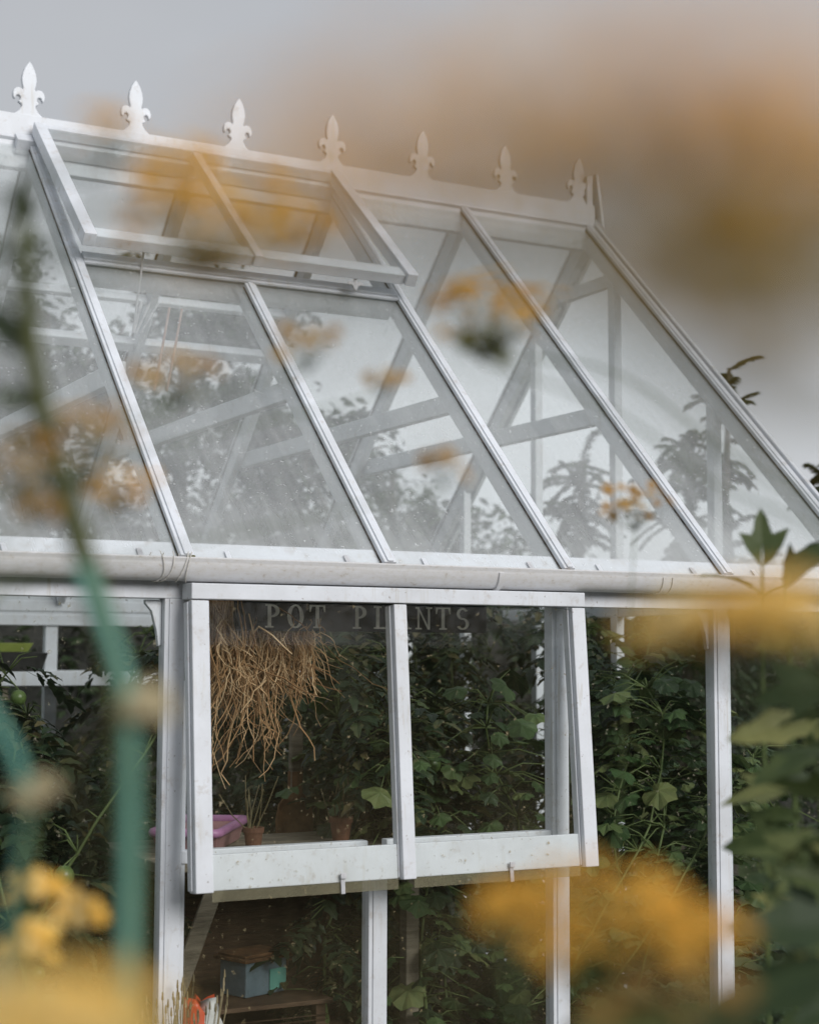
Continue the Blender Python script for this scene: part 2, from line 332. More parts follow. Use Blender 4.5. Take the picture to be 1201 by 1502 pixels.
def t_compound(seed=0):
    r = random.Random(seed); L_ = [t_ovate(.30, .15, .3, .18, seed+i) for i in range(3)]; parts = []
    for i, t in enumerate((.28, .45, .62, .78)):
        z = -.35*t*t
        for sgn in (-1, 1):
            parts.append(xf(L_[i % 3], -sgn*R(r.uniform(50, 80)), r.uniform(.26, .36)*(1 if i else .7), 0, t+r.uniform(-.02, .02), z))
    parts.append(xf(L_[0], 0, .36, 0, .82, -.25))
    rach = np.array([(-.008, 0, 0), (.008, 0, 0), (-.006, .45, -.07), (.006, .45, -.07), (-.004, .85, -.26), (.004, .85, -.26)])
    parts.append((rach, [(0, 1, 3, 2), (2, 3, 5, 4)]))
    return merge(parts)
def t_lobed(seed=0):                        # deeply cut border leaf (five pointed lobes)
    out = [(-.02, 0), (-.16, .14), (-.30, .30), (-.46, .62), (-.34, .60), (-.22, .58), (-.17, .68), (-.13, .90), (0, 1.08),
           (.10, .92), (.16, .70), (.20, .60), (.32, .66), (.50, .72), (.36, .38), (.20, .14), (.02, 0)]
    P = [(x, y, -.18*y*y + .25*abs(x)) for x, y in out]; P.append((0, .42, -.02)); n = len(out)
    return np.array(P, float), [(n, i+1, i) for i in range(n-1)]
PALMS = [t_palm(i) for i in range(4)]; COMPS = [t_compound(i) for i in range(4)]
OVATES = [t_ovate(.26, .12, .3, 0, i) for i in range(3)]; SAWS = [t_ovate(.24, .1, .25, .16, i) for i in range(3)]
CARD = t_ovate(.32, .15, .25, 0, 5); CARD = (CARD[0][[0, 1, 2, 9, 10, 11, 18, 19, 20]], [(0, 1, 4, 3), (1, 2, 5, 4), (3, 4, 7, 6), (4, 5, 8, 7)])
LOBED = t_lobed()
def rdir(r, zmin=-1, zmax=1):
    a = r.uniform(0, 2*math.pi); z = r.uniform(zmin, zmax); q = math.sqrt(max(0, 1-z*z)); return V(q*math.cos(a), q*math.sin(a), z)

# ------------------------------------------------------------------ ground and paths
g = MB(); g.add([(-150, -150, 0), (150, -150, 0), (150, 150, 0), (-150, 150, 0)], [(0, 1, 2, 3)])
tag(obj('ground', g, LAWN), kind='structure')
g = MB(); g.box(-1.80, .02, -.2, 2.45, 3.40, .012); tag(obj('greenhouse_soil', g, SOIL), kind='structure')
g = MB(); g.box(-6, -1.3, -.2, 6, -.55, .02); tag(obj('paved_path', g, PAVE), kind='structure')
g = MB(); g.box(-5, -5.2, -.2, 5, -1.32, .008); tag(obj('flower_bed', g, SOIL), kind='structure')

# ------------------------------------------------------------------ greenhouse
YR, ZR, S = 1.7075, 1.6327, .61
XG = 2.483; XL = -1.83
SL = math.hypot(YR, ZR); sv = V(0, YR/SL, ZR/SL); nv = V(0, -ZR/SL, YR/SL)
svb = V(0, -YR/SL, ZR/SL); nvb = V(0, ZR/SL, YR/SL); YB = 2*YR; XV = V(1, 0, 0)
GH = thing('greenhouse', 'white painted timber greenhouse with glazed pitched roof, open roof vent and fleur-de-lis ridge crest', 'greenhouse', (.3, YR, 0))
def fr(x, t, h=0): return V(x, 0, EV) + sv*(t*SL) + nv*h      # on the front roof, t 0..1 up the slope
def bk(x, t, h=0): return V(x, YB, EV) + svb*(t*SL) + nvb*h
BV = .0025
HEAD = .645
ks = [-2, -1, 0, 1, 2, 3]
xs = [k*S for k in ks]
for x in xs + [XG-.022, XL+.022]:
    for side in (0, 1):
        F = fr if side == 0 else bk; up = nv if side == 0 else nvb
        top = HEAD - .02 if (side == 0 and abs(x-S) < .01) else .985
        m = MB(); m.beam(F(x, -.004), F(x, top), XV, up, -.020, .020, -.016, -.001)
        m.beam(F(x, -.004), F(x, top), XV, up, -.010, .010, -.001, .004)
        cap_ = obj('glazing_bar', m, PAINT, GH, bevel=BV)
        m = MB(); m.beam(F(x, .0), F(x, top-.002), XV, up, -.0222, -.0150, -.0192, -.0163); m.beam(F(x, .0), F(x, top-.002), XV, up, .0150, .0215, -.0192, -.0163); obj('putty_line', m, GROOVE, cap_)
        m = MB(); m.beam(F(x, .018), F(x, .99), XV, up, -.017, .017, -.090, -.026)
        if side == 0 and abs(x-S) < .01:
            m = MB(); m.beam(F(x, .018), F(x, HEAD-.02), XV, up, -.017, .017, -.090, -.026)
        obj('rafter', m, PAINT, GH, bevel=BV)
        if side == 0:
            m = MB(); a = F(x, -.0045, 0); r = random.Random(int(x*100)+5)
            for q in range(5):
                c = a + XV*r.uniform(-.016, .016) + V(0, r.uniform(-.006, .004), r.uniform(-.016, -.004))
                w = r.uniform(.004, .009); m.box(c.x-w, c.y-.008, c.z-.005, c.x+w, c.y+.003, c.z+.004)
            e = obj('rotten_bar_end', m, MOSS if abs(x) < .01 else OLDWOOD, cap_, bevel=.002)
# collar ties
for x in [k*S for k in ks] + [XG-.03, XL+.03]:
    t = .6601/ZR; xx = x + .0385; yy = t*YR
    m = MB(); m.box(xx-.0185, yy+.035, EV+.6601-.088, xx+.0185, YB-yy-.035, EV+.6601-.022)
    if x < XG-.1: obj('collar_tie', m, PAINT, GH, bevel=BV)
t = .86; m = MB(); m.box(XG-.040, t*YR+.01, EV+t*ZR-.10, XG-.010, YB-t*YR-.01, EV+t*ZR-.045); obj('collar_tie', m, PAINT, GH, bevel=BV)
# ridge board, ridge strips and crest
m = MB(); m.box(XL, YR-.022, EV+1.50, XG+.008, YR+.022, EV+1.704); obj('ridge_board', m, PAINT, GH, bevel=BV)
for F, up in ((fr, nv), (bk, nvb)):
    m = MB(); m.beam(F(XL, .992), F(XG+.01, .992), (sv if up is nv else svb), up, -.020, .004, -.014, .006)
    obj('ridge_strip', m, PAINT, GH, bevel=BV)
def finial_outline():
    h = [(0, .208), (.008, .198), (.018, .180), (.0255, .158), (.028, .138), (.026, .120), (.022, .104), (.024, .098), (.034, .104), (.046, .103), (.056, .094),
         (.060, .080), (.058, .066), (.052, .058), (.049, .064), (.046, .072), (.039, .076), (.032, .071), (.0305, .062), (.035, .055),
         (.040, .053), (.034, .046), (.026, .042), (.026, .034), (.036, .018), (.052, .004), (.056, -.006)]
    return h + [(-x, y) for x, y in reversed(h[1:])]
FO = finial_outline()
for i in range(-4, 7):
    x = -.017 + i*.412
    if x > 2.42: x = 2.41
    if x < XL: continue
    m = MB(); ln_ = R(random.Random(i+50).uniform(-2.2, 2.2)); m.poly(FO, (x, YR-.010, EV+1.704), (math.cos(ln_), 0, -math.sin(ln_)), (math.sin(ln_), 0, math.cos(ln_)), (0, 1, 0), .020)
    obj('ridge_finial', m, PAINT, GH, bevel=.0045)
m = MB(); m.box(2.452, YR-.016, EV+1.704, XG, YR+.016, EV+1.835); obj('ridge_end_block', m, PAINT, GH, bevel=BV)
for (F, sgn) in ((fr, 1), (bk, -1)):
    m = MB(); up = nv if sgn > 0 else nvb
    m.beam(F(XG+.001, -.02), F(XG+.001, .99), XV, up, 0, .018, -.105, .010)
    if sgn > 0: m.add([], []); 
    obj('barge_board', m, PAINT, GH, bevel=BV)
m = MB(); m.box(XG+.0195, YR-.05, EV+1.58, XG+.032, YR+.05, EV+1.86)
m2 = MB(); m2.poly([(-.06, 1.60), (0, 1.66), (.06, 1.60), (.012, 1.852), (-.012, 1.852)], (XG+.020, YR, EV), (0, 1, 0), (0, 0, 1), (1, 0, 0), .014)
obj('gable_finial', m2, PAINT, GH, bevel=BV)
# front and back roof glass: two overlapping panes per bay
edges = [XL+.022] + xs + [XG-.022]
edges[0] = XL+.022
def roof_pane(F, up, x0, x1, t0, t1, mat, lap=0):
    m = MB(); m.beam(F(x0+.0125, t0), F(x0+.0125, t1), XV, up, 0, (x1-x0)-.025, -.0235+lap, -.0195+lap); return obj('roof_pane', m, mat, GH)
for i in range(len(edges)-1):
    x0, x1 = edges[i], edges[i+1]
    top = HEAD-.012 if -.01 < x0 < 1.2 else .980
    roof_pane(fr, nv, x0, x1, -.002, top, GROOF); roof_pane(bk, nvb, x0, x1, -.002, .980, GROOFB)
# eave beams (sloped top under the glass) with clips
for yb, sgn in ((0, 1), (YB, -1)):
    m = MB(); o = V(XL, yb, EV)
    m.poly([(.004*sgn, -.030), (.004*sgn, -.125), (.055*sgn, -.125), (.062*sgn, .030)], o, (0, 1, 0), (0, 0, 1), (1, 0, 0), XG-XL)
    obj('eave_beam', m, PAINT, GH, bevel=BV)
for x in xs[:-1] + [xs[-1]]:
    for dx in (.125, .485):
        xx = x+dx; m = MB()
        m.beam(fr(xx, -.001), fr(xx, .012), XV, nv, -.007, .007, -.0185, -.0150)
        m.beam(fr(xx, -.005), fr(xx, -.001), XV, nv, -.007, .007, -.034, -.0152)
        if xx < XG-.05: obj('glass_clip', m, METAL if dx > .3 else PAINT, GH)
# gutter: half round trough with closed back
m = MB(); prof = []
for i in range(25):
    a = math.pi + math.pi*i/24; prof.append((-.034+.036*math.cos(a), -.030+.050*math.sin(a)*1.0))
prof = [(-.072, -.020)] + prof + [(.003, -.020)]
inner = [(y*.93-.0025, z+.0035) for y, z in prof]
ring = prof + inner[::-1]
m.poly(ring, (XL-.03, 0, EV), (0, 1, 0), (0, 0, 1), (1, 0, 0), XG-XL+.09)
gut = obj('gutter', m, PVC, GH, smooth=False, bevel=.0008)
for x in (1.52,):
    m = MB(); out = [(y*1.05-.001, z*1.03-.001) for y, z in prof[1:-1]]
    inn = [(y, z-.0003) for y, z in prof[1:-1]]
    for q in range(2): m.poly(out, (x+q*.035-.002, 0, EV), (0, 1, 0), (0, 0, 1), (1, 0, 0), .004)
    m.poly([(y*1.02, z*1.015) for y, z in prof[1:-1]], (x+.003, 0, EV), (0, 1, 0), (0, 0, 1), (1, 0, 0), .028)
    obj('gutter_joint', m, PVC, gut)
for x in (-1.5, -.62, .93, 2.2):
    m = MB(); out = [(y*1.07-.001, z*1.05-.001) for y, z in prof[1:-1]]; m.poly(out, (x, 0, EV), (0, 1, 0), (0, 0, 1), (1, 0, 0), .016); obj('gutter_bracket', m, PVC, gut, bevel=.001)
for j, x in enumerate((-.10, -.075, -.033, -.014)):
    m = MB(); pts = []
    for i in range(19):
        a = R(150 + 240*i/18); pts.append((x+.012*math.sin(i*.35+j), -.034+.041*math.cos(a), EV-.030+.054*math.sin(a)*.98))
    m.tube(pts, .0016, 5); obj('string_loop', m, STRING, gut)
# wall posts
ZW = EV-.905
def post(x, y0, y1, z0=0.0, z1=EV-.125, name='wall_post'):
    m = MB(); m.box(x-.058, y0, z0, x, y1, z1); m.box(x-.046, y0-.004, z0, x-.004, y0-.0002, z1)
    return obj(name, m, PAINT, GH, bevel=BV)
for x in [XL+.058] + xs + [XG]:
    post(x, .006, .050, 0, (ZW+.079 if abs(x-S) < .01 else EV-.125)); m = MB()
    m.box(x-.058, YB-.05, 0, x, YB-.006, EV-.125); obj('wall_post', m, PAINT, GH, bevel=BV)
    if x < XG-.1:
        m = MB(); m.box(x+.0005, .018, .10, x+(.014 if abs(x) < .01 else .006), .040, (ZW+.079 if abs(x-S) < .01 else EV-.126)); (m.box(x+.0005, .041, .10, x+.036, .052, EV-.126) if abs(x-3*S) < .01 else None); obj('glazing_bead', m, PAINT, GH, bevel=.0015)
# sills, transoms of the back wall
m = MB(); m.box(XL, -.03, 0, XG, .002, .09); m.box(XL, .0505, 0, XG, .07, .09); obj('sill_board', m, PAINT, GH, bevel=BV)
m = MB(); m.box(XL, YB-.0, 0, XG, YB+.03, .09); obj('sill_board', m, PAINT, GH, bevel=BV)
for z, h in ((EV-.40, .055), (EV-1.05, .05)):
    m = MB(); m.box(XL+.06, YB-.066, z, XG-.06, YB-.052, z+h); obj('back_rail', m, PAINT, GH, bevel=BV)
for z in (.04, -.02, -.085):
    m = MB(); m.box(XL+.06, YB-.064, EV+z-.052, XG-.06, YB-.0545, EV+z-.002); 
    if z < .03: obj('back_fascia_board', m, PAINT, GH, bevel=BV)
# knee brackets between posts and rafters
for x in (0, 3*S):
    m = MB(); pts = [(0, 0), (0, -.12), (.008, -.124), (.014, -.08), (.028, -.03), (.046, -.010), (.046, 0)]
    m.poly([(-p[0], p[1]) for p in pts], (x-.0585, .028, EV-.128), (1, 0, 0), (0, 0, 1), (0, 1, 0), .018)
    obj('knee_bracket', m, PAINT, GH, bevel=.002)
# wall glass (fixed); the two middle bays under the open window only below it
for i, x0 in enumerate([XL+.058]+xs):
    x1 = ([XL+.058]+xs+[XG])[i+1]
    z1 = ZW+.08 if -.01 < x0 < 1.2 else EV-.126
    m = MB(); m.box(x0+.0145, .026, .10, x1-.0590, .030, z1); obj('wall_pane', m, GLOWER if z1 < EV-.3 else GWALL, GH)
    m = MB(); m.box(x0+.0005, YB-.034, .10, x1-.0585, YB-.030, EV-.126); obj('wall_pane', m, GWALL, GH)
    if z1 < EV-.3:
        m = MB(); m.box(x0+.0005, .012, z1+.0005, x1-.0585, .046, z1+.035); obj('window_sill', m, PAINT, GH, bevel=BV)
# gables
def roofz(y): return EV + (y if y < YR else YB-y)*ZR/YR
for gx, sg in ((XG, -1), (XL, 1)):
    for y in (.84, 1.49, 2.11, 2.76):
        m = MB(); a, b = sorted((gx+sg*.010, gx+sg*.050)); za, zb = roofz(y-.022)-.112, roofz(y+.022)-.112
        m.add([(a, y-.022, .09), (b, y-.022, .09), (b, y+.022, .09), (a, y+.022, .09), (a, y-.022, za), (b, y-.022, za), (b, y+.022, zb), (a, y+.022, zb)],
              [(0, 3, 2, 1), (4, 5, 6, 7), (0, 1, 5, 4), (1, 2, 6, 5), (2, 3, 7, 6), (3, 0, 4, 7)])
        obj('gable_mullion', m, PAINT, GH, bevel=BV)
    ys = [.02, .84, 1.49, 2.11, 2.76, YB-.02]
    for a, b in zip(ys[:-1], ys[1:]):
        x = gx+sg*.006; pts = [(a+.0225, .09), (b-.0225, .09), (b-.0225, roofz(b-.0225)-.03)]
        if a < YR < b: pts.append((YR, roofz(YR)-.03))
        pts.append((a+.0225, roofz(a+.0225)-.03))
        m = MB(); m.poly(pts, (x, 0, 0), (0, 1, 0), (0, 0, 1), (1, 0, 0), .003); obj('gable_pane', m, GWALL, GH)
        m = MB(); p, q = sorted((gx+sg*.012, gx+sg*.045)); m.box(p, a+.0225, EV-.11, q, b-.0225, EV-.06)
        if sg < 0 or a > .1: obj('gable_rail', m, PAINT, GH, bevel=BV)
    m = MB(); p, q = sorted((gx+sg*.001, gx+sg*.05)); m.box(p, .051, 0, q, YB-.051, .088); obj('gable_sill', m, PAINT, GH, bevel=BV)
# header under the roof vent
m = MB(); m.beam(fr(.021, HEAD), fr(2*S-.021, HEAD), sv, nv, -.020, .022, -.105, .006)
m.beam(fr(.021, HEAD), fr(2*S-.021, HEAD), sv, nv, -.034, -.0205, -.012, -.001)
obj('vent_header', m, PAINT, GH, bevel=BV)
for tt, wid, a, b in ((.735, .010, -2*S, 2*S-.02), (.640, .022, -2*S, 2*S-.02)):
    m = MB(); m.beam(bk(a+.02, tt), bk(b, tt), svb, nvb, -wid, wid, -.075, -.0262)
    obj('purlin', m, PAINT, GH, bevel=BV)
# open roof vent
HV = V(0, 1.678, EV+1.632); ang = math.atan2(.560, .660); vd = V(0, -math.cos(ang), -math.sin(ang)); vn = V(0, -math.sin(ang), math.cos(ang)); LV = .868
def vp(x, l): return HV + V(x, 0, 0) + vd*l
m = MB(); vw = 2*S
m.beam(vp(-.010, 0), vp(-.010, LV+.012), XV, vn, 0, .043, 0, .048)
m.beam(vp(vw-.033, 0), vp(vw-.033, LV+.012), XV, vn, 0, .043, 0, .048)
m.beam(vp(S-.016, .041), vp(S-.016, LV+.010), XV, vn, 0, .032, 0, .044)
m.beam(vp(.0335, 0), vp(.0335, .03), XV, vn, 0, vw-.067, .004, .044)
m.beam(vp(.0335, LV-.066), vp(.0335, LV-.004), XV, vn, 0, S-.050, -.006, .034)
m.beam(vp(S+.0165, LV-.066), vp(S+.0165, LV-.004), XV, vn, 0, S-.050, -.006, .034)
VENT = obj('roof_vent', m, PAINT, GH, bevel=BV)
for a in (.0337, S+.017):
    m = MB(); m.beam(vp(a, .0305), vp(a, LV+.006), XV, vn, 0, S-.051, .0345, .038); obj('vent_pane', m, GROOFB, VENT)
m = MB(); m.beam(vp(-.070, 0), vp(vw+.065, 0), vd, vn, .002, .055, -.062, -.0045); obj('vent_hinge_rail', m, PAINT, GH, bevel=BV)
m = MB()      # fleur shaped casement catch under the bottom rail
c = vp(1.0, LV-.012) + vn*(-.004); q = V(0, -.10, -1).normalized()
m.poly([(-.005, 0), (-.006, -.018), (-.016, -.012), (-.027, -.016), (-.030, -.026), (-.019, -.025), (-.010, -.030), (-.007, -.040), (0, -.045), (.007, -.040), (.010, -.030), (.019, -.025), (.030, -.026), (.027, -.016), (.016, -.012), (.006, -.018), (.005, 0)],
       c, (1, 0, 0), (0, -q.y*0, 1), (0, 1, 0), .006); obj('vent_catch', m, METAL, VENT)
# vent opener arms hanging below the header
m = MB(); a0 = fr(.30, HEAD-.03, -.12)
m.tube([a0+V(-.06, 0, .01), a0+V(-.085, .01, -.10)], .006, 6); m.tube([a0+V(-.03, 0, .01), a0+V(-.075, .01, -.10)], .004, 6)
m.tube([a0+V(.0, 0, .01), a0+V(-.06, .01, -.10)], .004, 6); m.tube([a0+V(-.085, .01, -.10), vp(.22, LV-.05)], .004, 6)
obj('vent_opener', m, METAL, GH)
m = MB(); m.tube([a0+V(.04, 0, .0), a0+V(.02, .01, -.14), a0+V(-.005, .015, -.29)], .0045, 6); m.tube([a0+V(.085, 0, .0), a0+V(.065, .01, -.14), a0+V(.04, .015, -.29)], .0045, 6)
obj('opener_pull_rod', m, surf('copper_tube', [(.3, (.35, .2, .16)), (.7, (.5, .36, .30))], 30, .5, 0), GH)
# hinged side window (top hung, pushed out at the bottom)
WH = V(0, -.0505, EV-.086); wa = math.atan2(.068, .79); wd = V(0, -math.sin(wa), -math.cos(wa)); wn = V(0, -math.cos(wa), math.sin(wa))
def wp(x, l): return WH + V(x, 0, 0) + wd*l
m = MB(); LW = .797; X0, X1 = -.017, 2*S+.0
m.beam(wp(X0, -.002), wp(X1, -.002), wd, wn, 0, .046, -.012, .022) if False else None
m.box(X0, -.085, EV-.128, X1, -.012, EV-.086)
for xx, w in ((X0, .049), (S-.030, .040), (X1-.046, .046)):
    m.beam(wp(xx, .048), wp(xx, LW+.003), XV, wn, 0, w, -.018, .030)
    m.beam(wp(xx-.006, .050), wp(xx-.006, LW-.002), XV, wn, 0, .0055, -.016, .012)
for a, b in ((X0+.0495, S-.0365), (S+.0105, X1-.0530)):
    m.beam(wp(a, LW-.092), wp(a, LW), XV, wn, 0, b-a, -.014, .010)
SASH = obj('side_window', m, PAINT, GH, bevel=BV)
for a, b, c in ((X0+.050, S-.0370, .37), (S+.0110, X1-.0535, .31)):
    m = MB(); m.beam(wp(a, .05), wp(a, LW+.028), XV, wn, 0, b-a, .0125, .0155); obj('window_pane', m, GDUSTWARM, SASH)
    m = MB(); xx = a+c; m.beam(wp(xx, LW-.022), wp(xx, LW+.030), XV, wn, -.006, .006, .0165, .0185); m.beam(wp(xx, LW-.025), wp(xx, LW-.010), XV, wn, -.008, .008, .0187, .024)
    obj('glass_clip', m, METAL, SASH, bevel=.001)
    m = MB(); m.beam(wp(a+.001, LW+.0005), wp(a+.001, LW+.0275), XV, wn, 0, b-a-.002, .0100, .0120); obj('grimy_glass_edge', m, GRIME, SASH)

# ------------------------------------------------------------------ things inside the greenhouse
# sign
SG = thing('wooden_sign', 'black hanging board lettered POT PLANTS in cream serif capitals behind the side window', 'sign', (.61, .16, EV-.2))
m = MB(); m.box(.200, .150, EV-.205, 1.020, .166, EV-.085); obj('sign_board', m, SIGNB, SG, bevel=.002)
def arc(cx, cy, rx, ry, a0, a1, wx, wy, n=10):
    q = []
    for i in range(n):
        a = R(a0+(a1-a0)*i/n); b = R(a0+(a1-a0)*(i+1)/n)
        q.append([(cx+rx*math.cos(a), cy+ry*math.sin(a)), (cx+rx*math.cos(b), cy+ry*math.sin(b)), (cx+(rx-wx)*math.cos(b), cy+(ry-wy)*math.sin(b)), (cx+(rx-wx)*math.cos(a), cy+(ry-wy)*math.sin(a))])
    return q
def rc(x0, y0, x1, y1): return [(x0, y0), (x1, y0), (x1, y1), (x0, y1)]
GL = {
 'P': [rc(.14, .07, .32, .93), rc(.02, 0, .44, .07), rc(.02, .93, .32, 1)] + arc(.32, .72, .42, .28, 90, -90, .20, .08),
 'O': arc(.42, .5, .42, .52, 0, 360, .20, .08, 20),
 'T': [rc(.32, .07, .50, .93), rc(.20, 0, .62, .07), rc(.0, .93, .82, 1), [(0, .93), (0, .70), (.06, .70), (.12, .93)], [(.82, .93), (.70, .93), (.76, .70), (.82, .70)]],
 'L': [rc(.12, .07, .30, .93), rc(.0, 0, .74, .07), rc(.0, .93, .42, 1), [(.74, .07), (.62, .07), (.68, .32), (.74, .32)]],
 'A': [[(.08, .07), (.17, .07), (.46, .97), (.36, .97)], [(.60, .07), (.78, .07), (.50, 1.0), (.38, 1.0)], rc(.22, .30, .62, .37), rc(0, 0, .28, .07), rc(.50, 0, .90, .07)],
 'N': [rc(.12, .07, .22, .93), rc(.70, .0, .80, .93), [(.22, .93), (.10, .99), (.68, .0), (.80, .0)], rc(0, 0, .34, .07), rc(0, .93, .22, 1), rc(.58, .93, .92, 1)],
 'S': arc(.38, .73, .34, .27, 30, 270, .17, .08, 12) + arc(.38, .27, .36, .27, 90, -150, .17, .08, 12)}
m = MB(); hh = .066; cw = .0835; x = .290
for i, ch in enumerate('POT PLANTS'):
    if ch in GL:
        for k, q in enumerate(GL[ch]):
            q2 = [(p[0]*hh*.92, p[1]*hh) for p in q]
            m.poly(q2, (x, .1495-.0002*(k % 7), EV-.196), (1, 0, 0), (0, 0, 1), (0, -1, 0), .0015)
    x += .069 if ch in 'POTN' else .069
    if ch == ' ': x += .0
obj('sign_lettering', m, LETTER, SG)
m = MB()
for xx in (.24, .98): m.tube([(xx, .158, EV-.086), (xx, .158, EV-.02)], .002, 5)
obj('hanging_wire', m, METAL, SG)
# dried bundle
r = random.Random(3)
BN = thing('dried_stalks', 'bundle of dry tan stalks and leaves hanging under the sign behind the side window', 'dried plants', (.30, .24, EV-.15))
m = MB()
for i in range(1000):
    cl = r.random()
    if cl < .42: x0 = r.gauss(.185, .036); y0 = r.gauss(.22, .03); ln = r.uniform(.16, .36); z0 = EV-.12
    elif cl < .93: x0 = r.uniform(.235, .45); y0 = r.gauss(.22, .03); ln = r.uniform(.14, .31)*(1-.15*(x0-.18)/.24); z0 = EV-.17
    else: x0 = r.uniform(.17, .36); y0 = .2; ln = r.uniform(.36, .50); z0 = EV-.17
    p = V(x0, y0, z0); d = V(r.gauss(0, .12), r.gauss(0, .1), -1); pts = [p.copy()]; n = 12; cu = V(r.gauss(0, .10), r.gauss(0, .07), 0)
    for k in range(n):
        kk = .12+.30*(k/n)**2; d += V(r.gauss(0, kk), r.gauss(0, kk*.8), r.gauss(0, .08)) + cu*(.3+k/n) - V(d.x, d.y, 0)*.2; d.z = min(d.z, -.35) if r.random() > .04 else .3
        d.normalize(); p = p + d*(ln/n); p.x = max(p.x, .115+.02*math.sin(i)); pts.append(p.copy())
    w = r.choice((.0006, .0009, .0012, .0016, .0022))*r.uniform(.8, 1.1); m.tube(pts, [w*(.6+.6*math.sin(math.pi*(k+1)/(n+2))) for k in range(n+1)], 4)
obj('dry_stalks', m, STRAW, BN)
m = MB(); m.tube([(.08, .22, EV-.09), (.30, .22, EV-.10), (.50, .22, EV-.11)], .003, 6); obj('cord', m, STRING, BN)
# spade
p = on_y(430, 1165, 1.02)
SP = thing('garden_spade', 'rusty round-shouldered spade with greyish wooden shaft standing behind the left window pane', 'spade', (p.x, 1.02, p.z-.3))
m = MB(); m.beam((p.x, 1.0, p.z+.02), (p.x, 1.0, p.z+.24), (1, 0, 0), (0, 1, 0), -.022, .022, -.015, .015); obj('shaft', m, GREYW, SP, bevel=.006)
m = MB(); out = [(-.066, -.36), (-.070, -.08), (-.060, -.03), (-.035, .0), (0, .012), (.035, .0), (.060, -.03), (.070, -.08), (.066, -.36), (0, -.42)]
m.poly(out, (p.x, 1.0, p.z), (1, 0, 0), (0, 0, 1), (0, 1, 0), .01); m.tube([(p.x, 1.005, p.z-.03), (p.x, 1.002, p.z+.08)], .026, 10); obj('blade', m, RUST, SP, bevel=.003)
# potting bench
BE = thing('potting_bench', 'grey timber potting bench holding a pink tray behind the left window pane', 'bench', (.5, .62, 0))
m = MB()
for y in (.36, .48, .60, .72, .84): m.box(.06, y, .855, .95, y+.105, .885)
obj('bench_top', m, GREYW, BE, bevel=.003)
for xx in (.08, .88):
    for yy in (.40, .88):
        m = MB(); m.box(xx, yy, 0.012, xx+.045, yy+.045, .854); obj('leg', m, GREYW, BE, bevel=.003)
m = MB(); m.box(.07, .40, .30, .94, .92, .33); obj('lower_shelf', m, WOOD, BE, bevel=.003)
m = MB(); m.box(.07, .93, .30, .94, .945, .854); obj('back_board', m, WOOD, BE, bevel=.003)
def tray(name, lab, cat, cx, cy, z, lx, ly, h, rot, mat, rim=None, group=None):
    m = MB(); c, s_ = math.cos(rot), math.sin(rot)
    def T(x, y): return (cx+x*c-y*s_, cy+x*s_+y*c)
    def q(x, y, zz): a = T(x, y); return (a[0], a[1], zz)
    O = [(-lx, -ly), (lx, -ly), (lx, ly), (-lx, ly)]; vs = []
    for sc, zz in ((.86, z), (1, z+h), (.96, z+h), (.83, z+.006)): vs += [q(a*sc, b*sc, zz) for a, b in O]
    fs = [(3, 2, 1, 0)]
    for k in range(3):
        for i in range(4): fs.append((k*4+i, k*4+(i+1) % 4, (k+1)*4+(i+1) % 4, (k+1)*4+i))
    fs.append((12, 13, 14, 15)); m.add(vs, fs)
    if rim is None:
        return tag(obj(name, m, mat, None, (cx, cy, z), bevel=.003), lab, cat, group)
    t = thing(name, lab, cat, (cx, cy, z), group); obj('basin', m, mat, t, bevel=.004)
    m = MB(); O2 = []
    for i in range(4):
        a, b = O[i]; p_, n_ = O[i-1], O[(i+1) % 4]
        for f in (.12, .04): O2.append((a+(p_[0]-a)*f, b+(p_[1]-b)*f))
        for f in (.04, .12): O2.append((a+(n_[0]-a)*f, b+(n_[1]-b)*f))
    pts = [q(a, b, z+h) for a, b in O2]; pts.append(pts[0]); m.tube(pts, .014, 8, False); obj('rim', m, rim, t, smooth=True)
    return t
tray('plastic_tray', 'pink tray with purple rolled rim lying on the potting bench', 'tray', .315, .70, .888, .10, .22, .06, R(-33), PINKIN, PURPLE)
m = MB(); p = on_y(297, 1080, .33); m.tube([(p.x, .33, .887), (p.x, .33, 1.02), (p.x-.002, .33, p.z)], [.013, .014, .013], 8)
tag(obj('garden_cane', m, WOOD, None, (p.x, .33, .887), smooth=True), 'short thick brown cane upright against the left window stile', 'cane')
def bulb_pot(px, py, y, rr, h, lab):
    p = on_y(px, py, y); t = thing('clay_pot', lab, 'plant pot', (p.x, y, .886), 'clay pots on the potting bench')
    m = MB(); z = .886; m.lathe([(0, z), (rr*.72, z), (rr*.95, z+h*.78), (rr*1.06, z+h*.78), (rr*1.08, z+h), (rr*.94, z+h), (rr*.9, z+h*.85), (0, z+h*.85)], (p.x, y, 0), 20)
    obj('pot', m, TERRA, t, smooth=False); r = random.Random(px); m = MB()
    for i in range(9):
        a = V(p.x+r.gauss(0, rr*.4), y+r.gauss(0, rr*.4), z+h*.8); e = a+V(r.gauss(0, .04), r.gauss(0, .04), r.uniform(.08, .2)); m.tube([a, a.lerp(e, .5)+rdir(r)*.01, e], .002, 4)
    obj('dead_stems', m, STEMB, t)
bulb_pot(372, 1225, .52, .030, .07, 'small clay pot with dead stems right of the pink tray')
bulb_pot(500, 1225, .60, .036, .08, 'clay pot with a fan of dead stems right of the spade')
